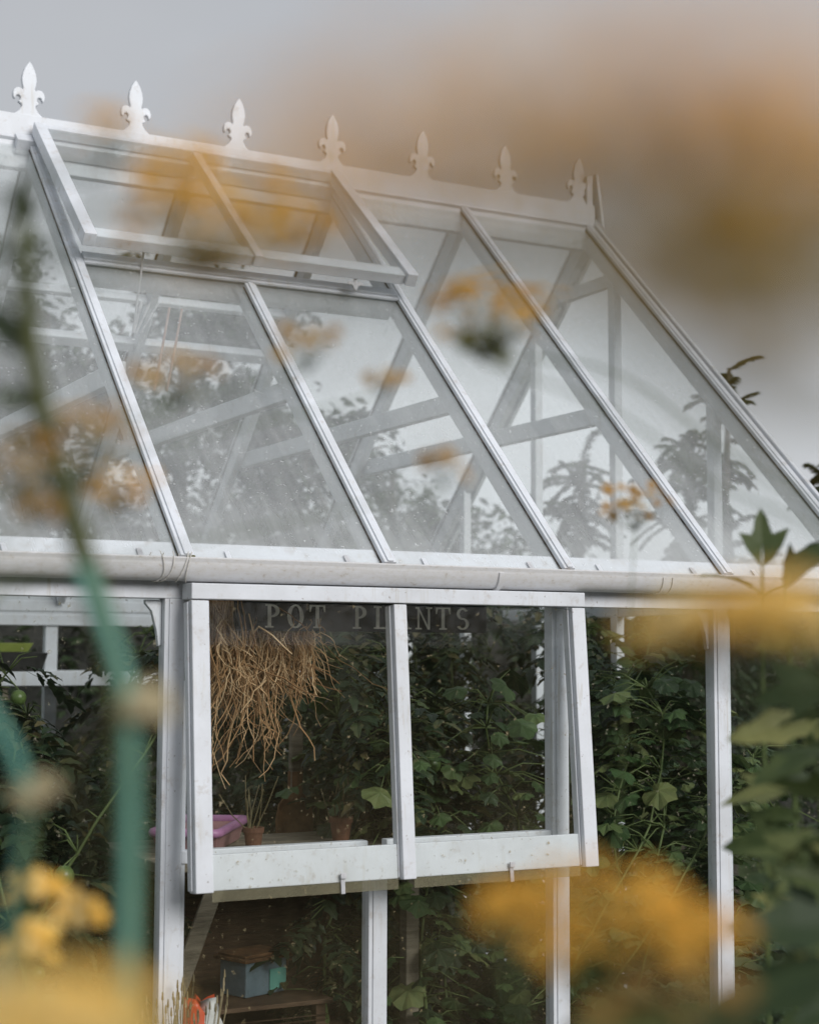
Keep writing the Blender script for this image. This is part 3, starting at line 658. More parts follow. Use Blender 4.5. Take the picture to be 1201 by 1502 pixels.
# blue box with rusty lid, on a crate
def crate(cx, cy, w, d, z0, h, lab):
    t = thing('wooden_crate', lab, 'crate', (cx, cy, z0)); h += z0
    m = MB()
    for i in range(4):
        st_ = (h-z0-.03)/4; z = z0+.01+i*st_
        m.box(cx-w, cy-d, z, cx+w, cy-d+.012, z+st_-.015); m.box(cx-w, cy+d-.012, z, cx+w, cy+d, z+st_-.015)
    obj('long_slats', m, WOOD, t, bevel=.002); m = MB()
    for sx in (-1, 1):
        for sy in (-1, 1): m.box(cx+sx*(w-.02)-.016, cy+sy*(d-.03)-.016, z0, cx+sx*(w-.02)+.016, cy+sy*(d-.03)+.016, h)
    obj('corner_posts', m, WOOD, t, bevel=.002)
    m = MB(); m.box(cx-w-.01, cy-d-.01, h+.0005, cx+w+.01, cy+d+.01, h+.014); obj('crate_top', m, WOOD, t, bevel=.002)
p = on_y(352, 1462, .62); bz = p.z
crate(.47, .66, .19, .17, .331, bz-.331-.016, 'brown slatted crate under the blue box on the lower bench shelf')
BX = thing('blue_box', 'faded blue box with rusty lid and mint panel low behind the glass', 'box', (.47, .66, bz))
rot = R(20); c, s_ = math.cos(rot), math.sin(rot)
ax, ay = V(c, s_, 0), V(-s_, c, 0); o = V(.485, .67, bz)
m = MB(); m.beam(o, o+V(0, 0, .105), ax, ay, -.085, .085, -.06, .06); obj('box_body', m, BLUEP, BX, bevel=.004)
m = MB(); m.beam(o+V(0, 0, .106), o+V(0, 0, .117), ax, ay, -.10, .10, -.075, .075); m.beam(o+V(0, 0, .1172), o+V(0, 0, .126), ax, ay, -.088, .088, -.06, .065); obj('lid', m, RUST, BX, bevel=.002)
m = MB(); m.beam(o+V(0, 0, .012), o+V(0, 0, .075), ax, ay, .010, .078, -.0665, -.0605); obj('mint_panel', m, MINT, BX, bevel=.002)
p = on_y(413, 1392, 1.15); bx_, by_, bz = p.x, 1.15, p.z
crate(bx_, by_, .14, .14, .012, bz-.012-.016, 'taller slatted crate carrying the ribbed bucket behind the bench')
BK = thing('ribbed_bucket', 'small ribbed wooden bucket with pale hoop behind the lower glass', 'bucket', (bx_, by_, bz))
m = MB(); n = 18
for k in range(n):
    a = 2*math.pi*k/n; b = a+2*math.pi/n*.88; P0 = []
    for r_, z in ((.044, bz), (.056, bz+.14)):
        for aa in (a, b):
            for q in (r_-.008, r_): P0.append((bx_+q*math.cos(aa), by_+q*math.sin(aa), z))
    m.add(P0, [(0, 1, 5, 4), (2, 6, 7, 3), (1, 3, 7, 5), (0, 4, 6, 2), (4, 5, 7, 6), (0, 2, 3, 1)])
obj('staves', m, GREYW, BK); m = MB(); m.lathe([(.0, bz+.0005), (.042, bz+.0005), (.042, bz+.01), (0, bz+.01)], (bx_, by_, 0), 18); obj('bucket_base', m, WOOD, BK)
m = MB(); m.lathe([(.052, bz+.10), (.0565, bz+.10), (.0575, bz+.112), (.053, bz+.112), (.052, bz+.10)], (bx_, by_, 0), 24); obj('hoop', m, METAL, BK)
# compost bag
def bag(x, y, lab):
    t = thing('compost_bag', lab, 'bag', (x, y, .012)); r = random.Random(8); m = MB(); n = 20; prof = [(0, .012), (.13, .02), (.155, .10), (.15, .22), (.13, .34), (.10, .43), (.06, .49), (.065, .515), (.03, .51), (0, .50)]
    vs = []
    for r_, z in prof:
        for k in range(n):
            a = 2*math.pi*k/n; w = 1+.10*math.sin(3*a+z*9)+.06*math.sin(7*a+z*20)+r.uniform(-.02, .02)
            vs.append((x+r_*w*math.cos(a)*.8, y+r_*w*math.sin(a)*.6, z+.02*math.sin(5*a)*(z > .3)))
    fs = [(i*n+k, i*n+(k+1) % n, (i+1)*n+(k+1) % n, (i+1)*n+k) for i in range(len(prof)-1) for k in range(n)]
    f1 = [f for f in fs if (f[0] % n) < 15]; f2 = [f for f in fs if (f[0] % n) >= 15]
    m.add(vs, f1); obj('red_side', m, REDP, t, smooth=True); m = MB(); m.add(vs, f2); obj('white_side', m, WHITEP, t, smooth=True)
    return t
bag(.14, .22, 'crumpled red and white compost bag standing low behind the left post')
pa, pb = on_y(308, 1322, .345), on_y(262, 1450, .345)
m = MB(); m.beam(pb+(pb-pa), pa+(pa-pb)*.4, (1, 0, 0), (0, 1, 0), -.028, .028, -.006, .006)
tag(obj('leaning_board', m, GREYW, None, tuple(pb), bevel=.002), 'grey weathered board leaning diagonally beside the left post under the bench', 'board')
# shelf at the back with trays
SH = thing('slatted_shelf', 'long grey slatted shelf along the back wall holding seed trays', 'shelf', (.6, 3.05, 0))
m = MB()
for y in (2.78, 2.92, 3.06, 3.20): m.box(-.9, y, EV-.375, 1.25, y+.10, EV-.355)
obj('slats', m, GREYW, SH, bevel=.002)
m = MB(); m.box(-.9, 2.765, EV-.405, 1.25, 2.779, EV-.345); obj('front_edge', m, PAINT, SH, bevel=.002)
for xx in (-.85, .2, 1.2):
    m = MB(); m.box(xx, 2.80, .012, xx+.04, 2.84, EV-.376); obj('leg', m, GREYW, SH, bevel=.002)
tray('seed_tray', 'black seed tray under the lime green one on the back shelf', 'tray', .22, 2.90, EV-.354, .19, .10, .09, 0, BLACKP, None)
tray('seed_tray', 'lime green seed tray at the far left, stacked on a black tray', 'tray', .20, 2.88, EV-.262, .14, .10, .038, 0, LIME, None)
tray('seed_tray', 'black seed tray on the back shelf beside the lime green one', 'tray', .80, 2.95, EV-.354, .15, .10, .05, 0, BLACKP, None)
def pot(x, y, z, r_, h, mat, lab):
    m = MB(); m.lathe([(0, z), (r_*.72, z), (r_*.95, z+h*.78), (r_*1.06, z+h*.78), (r_*1.08, z+h), (r_*.94, z+h), (r_*.9, z+h*.85), (0, z+h*.85)], (x, y, 0), 20)
    tag(obj('plant_pot', m, mat, None, (x, y, z), bevel=.001), lab, 'plant pot', 'plant pots in the greenhouse')
pot(1.08, 2.93, EV-.354, .07, .13, BLACKP, 'black plastic pot at the right end of the back shelf')

# ------------------------------------------------------------------ plants inside
def vine(kind, h, spread, nleaf, seed, fruit=0, low=0.0, wx=0, wy=1):
    r = random.Random(seed); st = MB(); lf = MB(); fr_ = []; nodes = []
    for b in range(3 if kind == 'cuke' else 2):
        p = V(r.uniform(-.03, .03), r.uniform(-.03, .03), 0); pts = [p.copy()]; d = V(r.gauss(0, .1), r.gauss(0, .1), 1)
        n = 16; hh = h*r.uniform(.85, 1.0)
        for k in range(n):
            d += V(r.gauss(0, .16)-p.x*.5, r.gauss(0, .16)-p.y*.5, 0); d.z = 1; q = d.normalized(); p = p+q*(hh/n); pts.append(p.copy())
        st.tube(pts, [.007*(1-.6*i/n) for i in range(n+1)], 6); nodes += pts[1:]
    for i in range(nleaf):
        a = r.choice(nodes)
        if a.z < low: continue
        dr = rdir(r, -.25, .75); L_ = r.uniform(.05, spread); e = a + dr*L_ + V(0, 0, -.15*L_)
        m_ = .16 if kind == 'tom' else .11                  # the leaves stay inside the glass
        if e.y+wy-m_*max(0, -dr.y)*1.2 < .07 or e.y+wy > 3.25 or e.x+wx+m_*max(0, dr.x) > 2.42: continue
        st.tube([a, (a+e)/2+V(0, 0, .02), e], [.003, .0024, .0018], 4)
        out = V(dr.x, dr.y, r.uniform(-.7, .15)); up = V(dr.x*.5, dr.y*.5, 1)+rdir(r)*.5
        if kind == 'cuke': lf.tmpl(r.choice(PALMS), e, out, up, r.uniform(.04, .10))
        else: lf.tmpl(r.choice(COMPS), e-dr*L_*.5, out, up, r.uniform(.11, .23))
    for i in range(fruit):
        a = r.choice(nodes[3:]); c_ = a + rdir(r, -.9, -.2)*r.uniform(.05, .10); rr = r.uniform(.018, .032)
        st.tube([a, c_+V(0, 0, rr)], .002, 4)
        q_ = MB(); q_.lathe([(rr*math.sin(R(t_)), rr*math.cos(R(t_))) for t_ in range(0, 181, 20)], c_, 12); fr_.append(q_)
    return st, lf, fr_
def put_plant(kind, x, y, h, spread, n, seed, lab, fruit=0, low=0):
    st, lf, fm = vine(kind, h, spread, int(n*(2.1 if kind == 'cuke' else 2.0)), seed, fruit, low, x, y)
    t = thing('cucumber_vine' if kind == 'cuke' else 'tomato_plant', lab, 'cucumber plant' if kind == 'cuke' else 'tomato plant', (x, y, .012),
              'cucumber vines in the greenhouse' if kind == 'cuke' else 'tomato plants in the greenhouse', local=True)
    obj('stem', st, STEM, t, smooth=True); obj('foliage', lf, CUKE if kind == 'cuke' else TOM, t)
    for f_ in fm: obj('fruit', f_, FRUIT, t, smooth=True)
    return t
PL = [
 ('cuke', 1.42, .30, 1.62, .20, 190, 11, 'broad-leaved cucumber vine close behind the pane right of the open window', 0, .2),
 ('cuke', 1.70, .42, 1.72, .22, 200, 12, 'cucumber vine with hanging leaves just left of the right wall post', 0, .2),
 ('cuke', 2.05, .30, 1.30, .20, 170, 13, 'low cucumber vine with leaves pressed beside the right wall post', 0, .1),
 ('cuke', 1.05, .45, 1.50, .20, 170, 14, 'cucumber vine behind the right pane of the open window', 0, .2),
 ('cuke', 2.25, .95, 1.75, .22, 190, 15, 'cucumber vine in the corner beside the far gable', 0, .2),
 ('tom', .78, .72, 1.85, .16, 120, 21, 'dark tomato plant behind the middle bar of the open window', 8, .1),
 ('tom', 1.25, 1.05, 2.05, .18, 130, 22, 'tall tomato plant whose top rises behind the roof glass centre', 6, .1),
 ('tom', -.32, .55, 1.74, .16, 120, 23, 'tomato plant with green fruit behind the far left wall pane', 14, .1),
 ('tom', -.36, .26, 1.66, .14, 120, 35, 'tomato plant close behind the left wall pane in front of the others there', 10, .1),
 ('tom', .10, 1.75, 1.22, .18, 120, 36, 'tomato plant in front of the back shelf at the left', 4, .1),
 ('tom', -.05, 1.10, 1.30, .16, 110, 24, 'second row tomato plant behind the left wall pane beyond the bench', 9, .1),
 ('tom', .62, 2.05, 1.75, .18, 120, 25, 'tomato plant in the middle of the house behind the dry stalks', 4, .1),
 ('tom', 1.15, 1.95, 1.95, .18, 130, 26, 'tomato plant halfway back behind the right window pane', 4, .1),
 ('tom', 1.75, 1.15, 2.10, .18, 140, 27, 'tallest tomato plant reaching above the eaves near the far gable', 4, .1),
 ('tom', 2.15, 1.85, 2.15, .18, 140, 28, 'tomato plant against the gable glass reaching into the roof', 3, .1),
 ('tom', 1.65, 2.70, 2.05, .18, 130, 29, 'tomato plant by the back wall near the gable', 3, .1),
 ('tom', 2.20, 2.75, 2.20, .18, 130, 30, 'tomato plant in the back corner beside the gable', 3, .1),
 ('tom', 1.15, 2.45, 1.70, .18, 120, 31, 'tomato plant in front of the back shelf end', 3, .1),
 ('tom', .35, 1.55, 1.35, .18, 110, 32, 'short bushy tomato plant behind the spade', 5, .1),
 ('tom', .95, 1.35, 1.25, .18, 120, 33, 'short bushy tomato plant beside the ribbed bucket', 5, .1),
 ('tom', .25, 2.40, 1.20, .18, 110, 34, 'short tomato plant before the lime green tray', 5, .1),
]
for a in PL: put_plant(a[0], a[1], a[2], a[3]-.012, a[4], a[5], a[6], a[7], a[8], a[9])

# ------------------------------------------------------------------ trees, hedge and shrubs outside
def tree(name, lab, cat, x, y, h, rad, n, mat, seed, crown0=.3, leaf=(.07, .12), group='trees behind the greenhouse', squash=1.0, template=None):
    r = random.Random(seed); t = thing(name, lab, cat, (x, y, 0), group, local=True); tr = MB(); lf = MB()
    pts = [V(0, 0, -.05)]; p = V(0, 0, 0)
    for k in range(8): p = p+V(r.gauss(0, .05), r.gauss(0, .05), h*.85/8); pts.append(p.copy())
    tr.tube(pts, [h*.022*(1-.8*i/8)+.01 for i in range(9)], 10); tips = []
    nb = 26
    for b in range(nb):
        i = r.uniform(crown0*8*.8, 7.9); a = pts[int(i)].lerp(pts[int(i)+1], i % 1); f = i/8
        ln = rad*(1.15-.75*f**2)*r.uniform(.55, 1.1); d = rdir(r, .05, .7); q = a.copy(); bp_ = [q.copy()]
        for k in range(6): d = (d+rdir(r)*.22+V(0, 0, .04)).normalized(); q = q+d*ln/6; bp_.append(q.copy())
        tr.tube(bp_, [h*.008*(1-.85*k/6)+.004 for k in range(7)], 6)
        for k in range(2, 7): tips.append((bp_[k], ln*.30))
        for k in range(5):
            s0 = r.choice(bp_[2:]); d2 = rdir(r, -.2, .8); e = s0+d2*ln*r.uniform(.25, .5); tr.tube([s0, (s0+e)/2+rdir(r)*.03, e], [.010, .007, .003], 4); tips.append((e, ln*.22)); tips.append(((s0+e)/2, ln*.2))
    for i in range(n):
        c_, s2 = r.choice(tips); o_ = c_ + V(r.gauss(0, 1), r.gauss(0, 1), r.gauss(0, .8)*squash)*s2*.55
        if o_.z < .05: continue
        lf.tmpl(template or CARD, o_, rdir(r, -.7, .5), V(0, 0, 1)+rdir(r)*.8, r.uniform(*leaf))
    obj('trunk', tr, BARK, t, smooth=True); obj('crown', lf, mat, t); return t
def gpos(px, d): p = at(px, 900, d); return p.x, p.y
for (px, d, h, rad, n, mat, seed, lab) in (
    (60, 11.5, 4.6, 1.7, 9000, TREE, 41, 'large dark leafy tree seen through the roof glass at the far left'),
    (260, 13.0, 5.0, 1.8, 9000, TREE, 42, 'tall dark tree rising behind the roof vent'),
    (430, 12.0, 3.85, 1.35, 8000, TREE, 43, 'dark rounded tree behind the centre of the roof'),
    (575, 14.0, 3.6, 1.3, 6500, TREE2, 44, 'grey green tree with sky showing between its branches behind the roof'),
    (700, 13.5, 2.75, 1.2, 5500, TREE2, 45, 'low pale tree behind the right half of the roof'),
    (1120, 12.0, 2.1, 1.2, 6000, TREE, 47, 'low dark bush-like tree beyond the gable at the right edge')):
    x, y = gpos(px, d); tree('garden_tree', lab, 'tree', x, y, h, rad, n, mat, seed, leaf=(.06, .11))
# feathery tree with drooping pinnate fronds
def feather(px, d, h, seed, lab, nfr, spread):
    x, y = gpos(px, d); r = random.Random(seed); t = thing('feathery_tree', lab, 'tree', (x, y, 0), 'feathery trees beyond the gable', local=True); tr = MB(); lf = MB()
    pts = [V(0, 0, -.05)]; p = V(0, 0, 0)
    for k in range(8): p = p+V(r.gauss(0, .04), r.gauss(0, .04), h*.93/8); pts.append(p.copy())
    tr.tube(pts, [.05*(1-.85*i/8)+.004 for i in range(9)], 8)
    for b in range(nfr):
        i = r.uniform(2.2, 8) if b > 6 else r.uniform(7.2, 7.99); a = pts[min(7, int(i))].lerp(pts[min(8, int(i)+1)], i % 1)
        d_ = rdir(r, -.1, .95); ln = spread*r.uniform(.3, 1)*(1.25-.5*i/8); q = a.copy(); n = 12; bp_ = [q.copy()]
        for k in range(n): d_ = (d_+V(0, 0, -.09)+rdir(r)*.10).normalized(); q = q+d_*ln/n; bp_.append(q.copy())
        tr.tube(bp_, [.006*(1-.8*k/n)+.0015 for k in range(n+1)], 4); side = d_.cross(V(0, 0, 1)).normalized()
        for k in range(2, n+1):
            dd = (bp_[k]-bp_[k-1]).normalized()
            for sg in (-1, 1):
                for q2 in (0, .33, .66):
                    lf.tmpl(CARD, bp_[k-1].lerp(bp_[k], q2), dd*.7+side*sg+V(0, 0, -.3), V(0, 0, 1)+rdir(r)*.6, r.uniform(.025, .06))
    obj('trunk', tr, BARK, t, smooth=True); obj('crown', lf, TREE, t)
feather(850, 10.5, 2.95, 51, 'feathery tree with arching fronds seen through the right roof glass', 150, .60)
feather(985, 10.0, 3.05, 52, 'drooping feathery tree just inside the outline of the gable', 150, .60)
feather(1066, 9.5, 3.42, 53, 'slim feathery tree whose drooping tip shows above the gable slope', 60, .36)
feather(1215, 9.0, 2.78, 54, 'small feathery tree tip at the right edge of the picture', 70, .42)
def hedge(x0, x1, y0, y1, h, n, seed, lab, mat=TREE):
    r = random.Random(seed); c_ = V((x0+x1)/2, (y0+y1)/2, 0); t = thing('hedge', lab, 'hedge', c_, None, local=True); lf = MB(); w = (x1-x0)/2; dd = (y1-y0)/2
    for i in range(n):
        x = r.uniform(-w, w); top = h*(1+.05*math.sin(x*1.3)+.03*math.sin(x*4.1)); f = r.random()
        if f < .75: y = r.choice((-1, 1))*dd*r.uniform(.82, 1.05); z = r.uniform(.02, top)
        else: y = r.uniform(-dd, dd); z = top*r.uniform(.93, 1.03)
        dx = .10*math.sin(x*7+z*5)
        lf.tmpl(CARD, V(x, y+dx, z), rdir(r, -.6, .6), V(0, 0, 1)+rdir(r)*.8, r.uniform(.07, .13))
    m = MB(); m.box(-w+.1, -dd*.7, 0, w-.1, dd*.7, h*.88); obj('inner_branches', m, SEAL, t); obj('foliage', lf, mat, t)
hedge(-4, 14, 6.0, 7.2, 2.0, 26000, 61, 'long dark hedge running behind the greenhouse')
hedge(-12, 12, -13.2, -12, 4.2, 24000, 62, 'tall hedge closing the garden on the near side behind the flower bed')  # unseen hedge added behind the camera so the wall glass reflects dark

# ------------------------------------------------------------------ flower border in front (out of focus)
def floret(seed=0):
    r = random.Random(seed); pts = []; n = 12
    for i in range(n):
        a = 2*math.pi*i/n; q = 1.0 if i % 2 == 0 else .55; pts.append((q*math.cos(a), q*math.sin(a), .12*q))
    pts.append((0, 0, -.1)); fs = [(n, i, (i+1) % n) for i in range(n)]
    b = len(pts); m_ = 8
    for i in range(m_): a = 2*math.pi*i/m_; pts.append((.4*math.cos(a), .4*math.sin(a), .02))
    pts.append((0, 0, .28)); fs += [(b+m_, b+i, b+(i+1) % m_) for i in range(m_)]
    return np.array(pts, float), fs
FLO = floret()
def flower(head, foot, rad, nfl, fsz, mat, seed, lab, leaves=2, stem=STEM, sr=.0028, dome=.35, sag=None, zs=.38, dens=None, nodes=None, leafmat_=None, lsz=.09):
    r = random.Random(seed); head = Vector(head); foot = Vector(foot)
    t = thing('yellow_flower_stem', lab, 'flower', foot, 'yellow flowers in the border', local=False)
    mid = nodes or [foot.lerp(head, .5)+V(r.uniform(-.02, .02), r.uniform(-.02, .02), 0)]
    ctrl = [foot]+[Vector(q) for q in mid]+[head-V(0, 0, rad*.6)]
    pts = []
    for i in range(len(ctrl)-1):
        a0 = ctrl[max(0, i-1)]; a1, a2 = ctrl[i], ctrl[i+1]; a3 = ctrl[min(len(ctrl)-1, i+2)]
        for k in range(8):
            u = k/8; pts.append(.5*((2*a1)+(a2-a0)*u+(2*a0-5*a1+4*a2-a3)*u*u+(3*a1-a0-3*a2+a3)*u**3))
    pts.append(ctrl[-1]); n = len(pts); st = MB(); st.tube(pts, [sr*(1.3-.5*i/n) for i in range(n)], 8)
    fl = MB(); base = pts[-1]
    for i in range(nfl):
        q = math.sqrt((i+.5)/nfl)*rad; a = i*2.39996; p = head+V(q*math.cos(a), q*math.sin(a), dome*rad*(1-(q/rad)**2)+r.uniform(-zs, zs)*rad)
        p += V(r.gauss(0, .06), r.gauss(0, .06), 0)*rad
        st.tube([base, base.lerp(p, .6)-V(0, 0, .1*rad), p], [.0006, .0005, .0003], 3)
        nn = ((p-base).normalized()*.5 + V(-.25, -.85, .35)*.9 + rdir(r)*.55).normalized(); fl.tmpl(FLO, p, nn.cross(rdir(r)).normalized(), nn, fsz*r.uniform(.8, 1.25))
    obj('stem', st, stem, t, smooth=True); obj('flower_head', fl, mat, t)
    if leaves:
        lf = MB()
        for i in range(leaves):
            a = pts[int(n*r.uniform(.25, .88))]; d_ = rdir(r, -.1, .5); lf.tmpl(r.choice(SAWS), a, d_, V(0, 0, 1), lsz*r.uniform(.7, 1.2))
        obj('leaves', lf, leafmat_ or OLIVELEAF, t)
    return t
def ground_under(p, dx=0, dy=0): return V(p.x+dx, p.y+dy, .008)
def fl(px, py, d, rpx, n, fs, mat, seed, lab, off=(0, 0), **k):
    h = at(px, py, d); return flower(h, ground_under(h, *off), rpx*d/FPX, n, fs, mat, seed, lab, **k)
R_ = _r.copy(); R_.z = 0
# very near heads: soft glow over the sky
def near(px, py, d, rpx, n, fs, mat, seed, lab, rt=.25, **k):
    h = at(px, py, d); ft = ground_under(h) + R_*rt + V(_f.x, _f.y, 0)*.05
    md = [ft+V(0, 0, h.z*.45), h+R_*rt*.8+V(0, 0, -.16), h+R_*rt*.45+V(0, 0, -.02)]
    return flower(h, ft, rpx*d/FPX, n, fs, mat, seed, lab, nodes=md, leaves=0, sr=.0012, **k)
GLOW = leafmat('golden_petal', [(.84, .44, .05), (.90, .50, .07), (.92, .56, .11)], .35, .6)
BRACT = leafmat('olive_bract', [(.46, .28, .06), (.54, .34, .08), (.60, .41, .12)], .4)
near(560, 255, .170, 200, 11, .0046, GLOW, 101, 'golden flower head right against the lens over the fourth ridge finial')
near(745, 185, .160, 220, 11, .0048, GLOW, 104, 'golden flower head right against the lens over the sky above the ridge centre')
near(945, 180, .160, 225, 12, .0048, GLOW, 106, 'golden flower head right against the lens over the sky above the gable end')
near(1140, 240, .165, 220, 18, .0048, GLOW, 102, 'golden flower head right against the lens over the sky at the upper right')
near(1150, 420, .165, 200, 10, .0048, BRACT, 105, 'dull golden flower head right against the lens over the sky at the right edge')
near(960, 410, .160, 220, 11, .0046, BRACT, 103, 'olive brown half-opened flower head right against the lens above the gable slope')
near(1130, 600, .170, 170, 5, .0046, BRACT, 108, 'sparse olive bud cluster against the lens beside the lower gable slope')
near(420, 340, .190, 210, 8, .0042, GLOW, 107, 'sparse golden flower head right against the lens over the open roof vent', rt=.3)
# left group
fl(425, 330, .80, 60, 14, .0062, PETALO, 114, 'small orange flower head right of the large one on the open roof vent', (-.25, .0), nodes=[at(-150, 900, .9), at(60, 460, .82)], leaves=0, sr=.0014)
fl(265, 262, .76, 70, 16, .0062, PETALO, 115, 'small orange flower head above the large one on the open roof vent', (-.25, .0), nodes=[at(-150, 900, .9), at(40, 380, .82)], leaves=0, sr=.0014)
fl(300, 325, .72, 135, 48, .0062, PETALO, 110, 'orange flower head drifting across the open roof vent', (-.25, .0), nodes=[at(-150, 900, .9), at(40, 420, .82)], leaves=0, sr=.0018)
fl(165, 205, .70, 60, 10, .0055, PETALO, 111, 'small orange flower head over the corner of the roof vent', (-.25, 0), nodes=[at(-120, 800, .8)], leaves=0, sr=.0018)
fl(722, 466, 1.1, 95, 40, .0068, PETALO, 112, 'yellow orange flower head over the middle of the roof glass', (.6, -.2), nodes=[at(1500, 1300, 1.0), at(1000, 620, 1.1)], leaves=0, sr=.001)
fl(705, 515, 1.2, 30, 6, .011, OLIVELEAF, 113, 'green bud hanging under the yellow flower head at mid roof', (.6, -.2), nodes=[at(1500, 1300, 1.0), at(1000, 680, 1.1)], leaves=0, sr=.001)
k_ = 0
for (px, py, d, rp, n, mat) in ((450, 510, 1.15, 48, 9, PETALB), (260, 560, 1.05, 55, 12, PETALB), (130, 640, .95, 60, 12, PETALB), (170, 720, 1.0, 45, 10, PETALO), (35, 690, .9, 60, 12, PETALB),
                                (560, 560, 1.3, 24, 4, PETALB), (650, 690, 1.2, 35, 6, PETALB), (930, 745, 2.0, 45, 14, PETALB), (50, 745, .9, 30, 6, PETALB)):
    fl(px, py, d, rp*1.25, int(n*1.5), .0066*d**.5, mat, 120+k_, ['faded orange sprig over the second roof pane', 'faded orange sprig beside the left glazing bar', 'faded brown orange sprig low over the left roof pane',
       'small orange sprig just above the gutter at the left', 'faded orange sprig at the left edge above the gutter', 'tiny faded floret between the roof bars', 'rusty brown sprig over the lower roof centre',
       'crisper brown orange flower low behind the right glazing bar', 'faded small sprig at the far left just above the gutter'][k_], (-.1, -.05), leaves=0, sr=.0009, nodes=([at(-200, 1100, d*.9), at(-60, py+200, d*.95)] if px < 700 else None))
    k_ += 1
# bottom left
for q, (px, py, d, rp, n, fs, lab) in enumerate((
    (45, 1545, .40, 180, 90, .0056, 'large pale yellow flower head filling the bottom left corner'),
    (50, 1310, 1.25, 40, 20, .009, 'small yellow flower head above the corner bloom at the left edge'),
    (115, 1340, 1.25, 38, 20, .009, 'small round yellow flower head right of its twin at lower left'),
    (45, 1385, 1.2, 40, 20, .009, 'small yellow flower head lowest of the lower left trio'))):
    fl(px, py, d, rp, n, fs, PETAL, 140+q, lab, leaves=1)
fl(215, 1040, .75, 34, 9, .008, leafmat('cream_petal', [(.45, .38, .2), (.6, .5, .3), (.62, .55, .4)], .3), 145, 'cream and yellow flower bud in front of the left post', (-.3, 0), nodes=[at(60, 1700, .85), at(110, 1130, .8)], stem=STEMB, leaves=0)
fl(50, 1165, .85, 30, 8, .008, MATS['cream_petal'], 146, 'cream bud at the left where the teal stakes meet', (-.1, 0), leaves=0)
# right group
for q, (px, py, d, rp, n, fs, lab) in enumerate((
    (1000, 920, .50, 75, 20, .0066, 'yellow flower head in front of the right pane under the gutter'),
    (1130, 905, .48, 95, 40, .0066, 'broad yellow flower band under the gutter at the right edge'),
    (865, 1350, .60, 170, 34, .0062, 'wide yellow flower head low in front of the right window stile'),
    (1010, 1370, .62, 85, 13, .0065, 'yellow flower head low against the right wall post'),
    (745, 1325, .65, 50, 9, .0065, 'small yellow flower head left of the wide low one'),
    (985, 1455, .6, 120, 12, .007, 'sparse dull yellow flower head below the others at lower right'))):
    h = at(px, py, d); fl(px, py, d, rp, n, fs, (PETAL, PETAL, GLOW, GLOW, GLOW, PETALB)[q], 150+q, lab, (.35, -.1) if q < 2 else (.15, -.05), nodes=([at(px+500, py+600, d), at(px+160, py+130, d)] if q < 2 else None), dome=.3, zs=.24, leaves=1)
# leafy plants at the right
def leafy(name, lab, root, stems, mat, tmpl_, seed, smat=STEM, sr=.004):
    t = thing(name, lab, 'plant', root, 'leafy border plants in front'); r = random.Random(seed); st = MB(); lf = MB(); root = Vector(root)
    for (path, leaves) in stems:
        pts = [root]+[at(*q) for q in path]; sm = []
        for i in range(len(pts)-1):
            for k in range(5): sm.append(pts[i].lerp(pts[i+1], k/5))
        sm.append(pts[-1])
        for _ in range(2): sm = [sm[0]]+[(sm[i-1]+sm[i]*2+sm[i+1])/4 for i in range(1, len(sm)-1)]+[sm[-1]]
        st.tube(sm, [sr*(1.2-.6*i/len(sm)) for i in range(len(sm))], 7)
        for (a, b, up) in leaves:
            A, B = at(*a), at(*b); lf.tmpl(tmpl_[r.randrange(len(tmpl_))], A, B-A, Vector(up), (B-A).length)
            near_ = min(sm, key=lambda p_: (p_-A).length); st.tube([near_, near_.lerp(A, .5)+V(0, 0, .004), A+(B-A)*.05], [.0022, .0018, .0015], 5)
    obj('stem', st, smat, t, smooth=True); obj('leaves', lf, mat, t); return t
UP = tuple(-_f*.8+V(0, 0, .6)); UP2 = tuple(-_f*.5+V(-.4, 0, .8)); UPE = tuple(V(0, 0, 1)+_r*.3)
b = at(1130, 1500, 2.6)
leafy('leafy_shoot', 'upright shoot with three small lobed green leaves in front of the gutter', (b.x, b.y, .008),
      [([(1125, 1400, 2.6), (1118, 1000, 2.6), (1117, 840, 2.6)], [((1117, 830, 2.6), (1118, 752, 2.6), UP), ((1100, 860, 2.6), (1032, 822, 2.55), UPE), ((1148, 860, 2.6), (1185, 795, 2.55), UP2)]),
       ([(1170, 1400, 2.5), (1160, 1000, 2.5), (1150, 870, 2.5)], [((1150, 850, 2.5), (1225, 778, 2.5), UP2)])], FRONTLEAF, [LOBED, OVATES[0], SAWS[0]], 1)
b = at(1180, 1502, 1.65)
LIMELEAF = leafmat('yellow_green_leaf', [(.03, .055, .022), (.06, .09, .03), (.13, .16, .055), (.28, .28, .10)], .38)
r = random.Random(91); stems_ = []
for (x0, xt, yt, d) in ((1230, 1180, 930, 2.1), (1260, 1210, 1010, 1.9), (1210, 1155, 1060, 2.3), (1250, 1185, 1230, 1.9)):
    lv = []
    yy = yt
    while yy < 1500:
        f_ = (yy-yt)/(1500-yt); xx = xt+(x0-xt)*f_
        sg = -1 if r.random() < .75 else 1; ln = r.uniform(60, 115); an_ = r.uniform(-.5, .45)
        lv.append(((xx, yy, d), (xx+sg*ln*math.cos(an_), yy+ln*math.sin(an_), d-r.uniform(-.03, .06)), tuple(Vector(r.choice((UP, UP2, UPE, UP)))+rdir(r)*.6)))
        yy += r.uniform(28, 55)
    stems_.append(([(x0, 1500, d), ((x0+xt)/2, (1500+yt)/2, d), (xt, yt, d)], lv))
stems_.append(([(1270, 1500, 1.4), (1235, 1390, 1.4)], [((1250, 1360, 1.4), (1085, 1345, 1.36), UP), ((1240, 1420, 1.4), (1050, 1470, 1.35), UP2)]))
